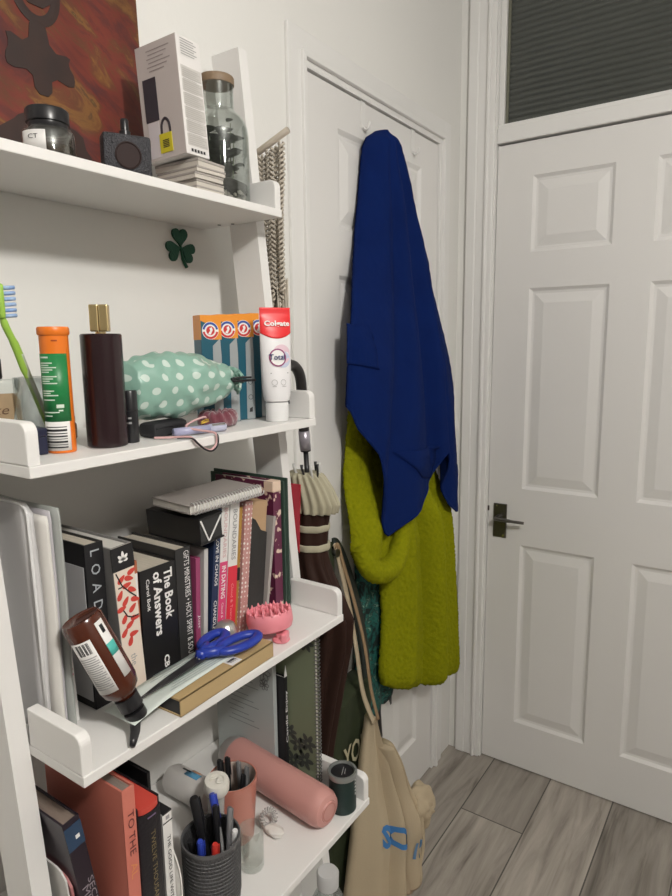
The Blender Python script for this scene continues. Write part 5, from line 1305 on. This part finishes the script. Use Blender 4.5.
obj('body', fluff(drape(BL, BR, BB, 150, 260, rbx, lambda s, t_, y, z: .010 + .038 * (1 - sm(.88, 1.12, z))), .0055, 175), fl_m, t, True)
SL = [(1.300, 1.36), (1.275, 1.27), (1.256, 1.15), (1.230, 1.01), (1.216, .925)]; SR = [(1.325, 1.36), (1.350, 1.25), (1.360, 1.12), (1.385, .98), (1.375, .872)]
SB = [(1.214, .925), (1.230, .892), (1.27, .866), (1.33, .860), (1.375, .872)]
def slx(s, t_, y, z):
    f = 1 - sm(.93, 1.12, z)
    x = .016 + .040 * f + (.028 + .006 * f) * sin(pi * s) ** .5 + f * (.012 * rdg(s - .35, .15) - .012 * rdg(s - .62, .07))
    return min(x, .036) if z > 1.24 else x
obj('sleeve', fluff(drape(SL, SR, SB, 70, 130, slx, lambda s, t_, y, z: .012 + .040 * (1 - sm(.93, 1.12, z))), .0042, 150), fl_m, t, True)
bm = tb(spline([(.074, 1.218, .935), (.082, 1.232, .898), (.090, 1.262, .868), (.094, 1.315, .856), (.094, 1.362, .872), (.090, 1.398, .920), (.080, 1.410, .975)], 16), [.014 + .016 * sin(pi * min(1, i / 96)) for i in range(97)], 36)
obj('cuff', fluff(bm, .0045, 140), fl_m, t, True)

# ------------------------------------------------------------------ bags and scarf on the cupboard door's handle
teal_m = mat('teal_print_cloth', (.010, .055, .048), .7, bump=.2, bscale=120)
nt, N, Lk, b = nodes(teal_m)
tc = [n for n in N if n.type == 'TEX_COORD'][0]
v = N.new('ShaderNodeTexVoronoi'); v.feature = 'DISTANCE_TO_EDGE'; v.inputs['Scale'].default_value = 32; Lk.new(tc.outputs['Object'], v.inputs['Vector'])
n3 = N.new('ShaderNodeTexNoise'); n3.inputs['Scale'].default_value = 24; n3.inputs['Detail'].default_value = 3; n3.inputs['Distortion'].default_value = 2; Lk.new(tc.outputs['Object'], n3.inputs['Vector'])
cr = N.new('ShaderNodeValToRGB'); Lk.new(n3.outputs[0], cr.inputs[0]); e = cr.color_ramp.elements
e[0].position = .38; e[0].color = (.004, .014, .013, 1); e[1].position = .70; e[1].color = (.18, .36, .28, 1)
for p, c in ((.45, (.008, .07, .062)), (.53, (.016, .14, .115)), (.60, (.012, .035, .03))):
    k = e.new(p); k.color = (*c, 1)
Lk.new(cr.outputs[0], b.inputs['Base Color'])
t = thing('patterned_scarf', 'teal and black patterned scarf hanging beside the lime robe', 'scarf', (0, 0, 0))
SL = [(1.305, .895), (1.306, .80), (1.305, .714), (1.298, .53), (1.303, .490)]; SR = [(1.43, .895), (1.440, .80), (1.462, .60), (1.508, .425)]
SB = [(1.303, .490), (1.325, .45), (1.343, .400), (1.40, .425), (1.43, .412), (1.47, .445), (1.508, .425)]
obj('cloth', drape(SL, SR, SB, 40, 60, lambda s, t_, y, z: .022 + .008 * sin(pi * s) + .006 * sin(13 * s + 3 * t_) + .003 * sin(27 * s), lambda s, t_, y, z: .006), teal_m, t, True)
bm = tb([(.02, 1.405, .47), (.022, 1.398, .40), (.02, 1.416, .318)], [.010, .011, .006], 8, flat=.35); obj('tassel', bm, black_m, t, True)
bm = tb([(.02, 1.455, .47), (.022, 1.458, .43), (.02, 1.470, .392)], [.010, .011, .004], 8, flat=.35); obj('tassel', bm, black_m, t, True)

og = mat('olive_canvas', (.022, .032, .010), .8, bump=.3, bscale=300)
t = thing('olive_tote_bag', 'dark olive green tote bag with cream lettering YOU hanging behind the beige one', 'bag', (0, 0, 0))
GL = [(1.085, .595), (1.085, .40), (1.08, .20), (1.08, .075)]; GR = [(1.262, .595), (1.262, .40), (1.26, .2), (1.255, .075)]; GB = [(1.08, .075), (1.16, .06), (1.255, .075)]
obj('body', drape(GL, GR, GB, 40, 50, lambda s, t_, y, z: .078 + .016 * sin(pi * s) ** .5 + .006 * sin(9 * s + 4 * t_), lambda s, t_, y, z: .026), og, t, True)
text('lettering', 'YOU', .105, .058, (.0985, 1.162, .455), (0, 1, 0), (0, 0, 1), mat('cream_print', (.46, .43, .28), .7), t, .02)
text('lettering', 'OK', .075, .05, (.0985, 1.200, .372), (0, 1, 0), (0, 0, 1), MATS['cream_print'], t, .02)
def strap(pts, w, m, name, th=.0025):
    sp = spline(pts, 8); P = []; Q = []
    for i, p in enumerate(sp):
        tg = (sp[min(i + 1, len(sp) - 1)] - sp[max(i - 1, 0)]).normalized(); sd = tg.cross(Vector((1, 0, 0))).normalized()
        P.append([p - sd * w / 2, p, p + sd * w / 2]); Q.append([q - Vector((th, 0, 0)) for q in P[-1]])
    return obj(name, closed_sheet(P, Q), m, t, True)
strap([(.080, 1.115, .575), (.070, 1.132, .72), (.050, 1.146, .84), (.038, 1.158, .915), (.030, 1.166, .9425), (.030, 1.174, .9430)], .022, og, 'handle')
strap([(.080, 1.247, .575), (.066, 1.252, .68), (.050, 1.244, .78), (.042, 1.226, .85), (.036, 1.200, .915), (.031, 1.185, .942), (.030, 1.174, .9450)], .036, mat('dark_strap', (.012, .018, .014), .6), 'handle')

bg = mat('beige_canvas', (.50, .41, .28), .85, bump=.25, bscale=250, var=.12, vscale=10)
t = thing('beige_tote_bag', 'beige canvas tote bag with blue lettering, hung by long straps down to the floor', 'bag', (0, 0, 0))
BL_ = [(1.186, .535), (1.164, .455), (1.132, .321), (1.095, .152), (1.070, .050)]; BR_ = [(1.196, .538), (1.228, .42), (1.252, .33), (1.262, .22), (1.262, .10), (1.260, .062)]
BB_ = [(1.070, .050), (1.12, .050), (1.19, .058), (1.23, .052), (1.260, .062)]
def bgx(s, t_, y, z):
    x = .122 + .078 * s * min(1, 1.4 * t_) + .026 * sin(pi * s) ** .5 * min(1, .15 + 1.4 * t_) + .010 * rdg(s - .28, .12) - .016 * rdg(s - .55, .05) * min(1, 2 * t_) + .012 * rdg(s - .68, .07) - .02 * rdg(s - .82, .05) * t_ + .006 * noise.noise(Vector((y * 9, z * 9, 0)))
    return x
obj('body', drape(BL_, BR_, BB_, 90, 90, bgx, lambda s, t_, y, z: .108 + .06 * s * min(1, 1.4 * t_)), bg, t, True)
FL2 = [(1.195, .46), (1.218, .35), (1.232, .25), (1.236, .12), (1.238, .062)]; FR2 = [(1.225, .465), (1.278, .335), (1.306, .245), (1.302, .14), (1.285, .066)]; FB2 = [(1.238, .062), (1.255, .074), (1.285, .066)]
obj('side_gusset', drape(FL2, FR2, FB2, 30, 60, lambda s, t_, y, z: .150 + .045 * min(1, 1.6 * t_) + .026 * sin(pi * s) ** .6 - .014 * rdg(s - .6, .08) + .004 * sin(14 * t_), lambda s, t_, y, z: .128 + .045 * min(1, 1.6 * t_)), bg, t, True)
bm = bm_new(); bmesh.ops.create_uvsphere(bm, u_segments=64, v_segments=40, radius=1)
for v_ in bm.verts:
    q = v_.co.copy(); a = math.atan2(q.z, q.y); f = 1 + .10 * sin(4 * a + 4 * q.x) + .16 * noise.noise(q * 2.2 + Vector((5, 1, 2))) - .22 * rdg(a - 1.1 + .5 * q.x, .16) - .22 * rdg(a + 2.4 - .4 * q.x, .18) - .16 * rdg(a + .5, .15)
    v_.co = Vector((.192 + .034 * q.x * f, 1.316 + .050 * q.y * f - .25 * .055 * q.z, .248 + .060 * q.z * f))
obj('knot', bm, bg, t, True)
bm = tb(spline([(.204, 1.312, .20), (.208, 1.306, .14), (.206, 1.292, .09), (.210, 1.282, .05)], 8), [.006] * 16 + [.009, .010, .011, .012, .012, .011, .010, .008, .006], 10, flat=.6); obj('tie_end', bm, bg, t, True)
strap([(.136, 1.186, .525), (.112, 1.176, .60), (.090, 1.183, .70), (.066, 1.190, .80), (.046, 1.182, .90), (.041, 1.174, .9440), (.041, 1.166, .9440)], .014, bg, 'strap')
strap([(.142, 1.196, .530), (.118, 1.202, .60), (.096, 1.210, .70), (.070, 1.208, .80), (.049, 1.192, .90), (.043, 1.180, .9460), (.043, 1.168, .9460)], .010, mat('tan_webbing', (.30, .20, .11), .8), 'strap')
bm_l = mat('blue_lettering', (.05, .20, .48), .7)
def on_bag(o, fx): 
    return o
so = text('lettering', 'SO', .085, .058, (.160, 1.194, .240), (0, 1, -.55), (0, .1, 1), bm_l, t, .05)
sv = text('lettering', '17', .046, .046, (.178, 1.268, .165), (0, 1, -.45), (0, .1, 1), mat('pale_blue_lettering', (.12, .24, .42), .7), t, .02)
def cling(o, targets, lift=.0025):
    from mathutils.bvhtree import BVHTree
    tr = [BVHTree.FromPolygons([v.co for v in q.data.vertices], [list(p.vertices) for p in q.data.polygons]) for q in targets]
    bm = bm_new(); bm.from_mesh(o.data); bmesh.ops.triangulate(bm, faces=bm.faces)
    for _ in range(3): bmesh.ops.subdivide_edges(bm, edges=bm.edges[:], cuts=1, use_grid_fill=True)
    for v in bm.verts:
        xs = [h[0].x for h in (tr_.ray_cast(Vector((1, v.co.y, v.co.z)), Vector((-1, 0, 0))) for tr_ in tr) if h[0] is not None]
        if xs: v.co.x = max(xs) + lift
    bm.to_mesh(o.data); bm.free()
kids = {o.name.split('.')[0]: o for o in t.children}
cling(so, [kids['body'], kids['side_gusset']]); cling(sv, [kids['body'], kids['side_gusset']])
t = thing('pink_slipper', 'pink rounded slipper toe on the floor at the foot of the beige tote bag', 'slipper', (.190, 1.225, 0), (0, 0, .3))
pks = mat('pink_foam', (.62, .22, .32), .6)
obj('sole', pr(circ(.045, 28, 0, 0, .032), .014), pks, t)
bm = bm_new(); lathe(bm, [(.043, .0142), (.040, .030), (.026, .040), (0, .043)], 28, None, sx=1, sy=.71); obj('upper', bm, pks, t, True)
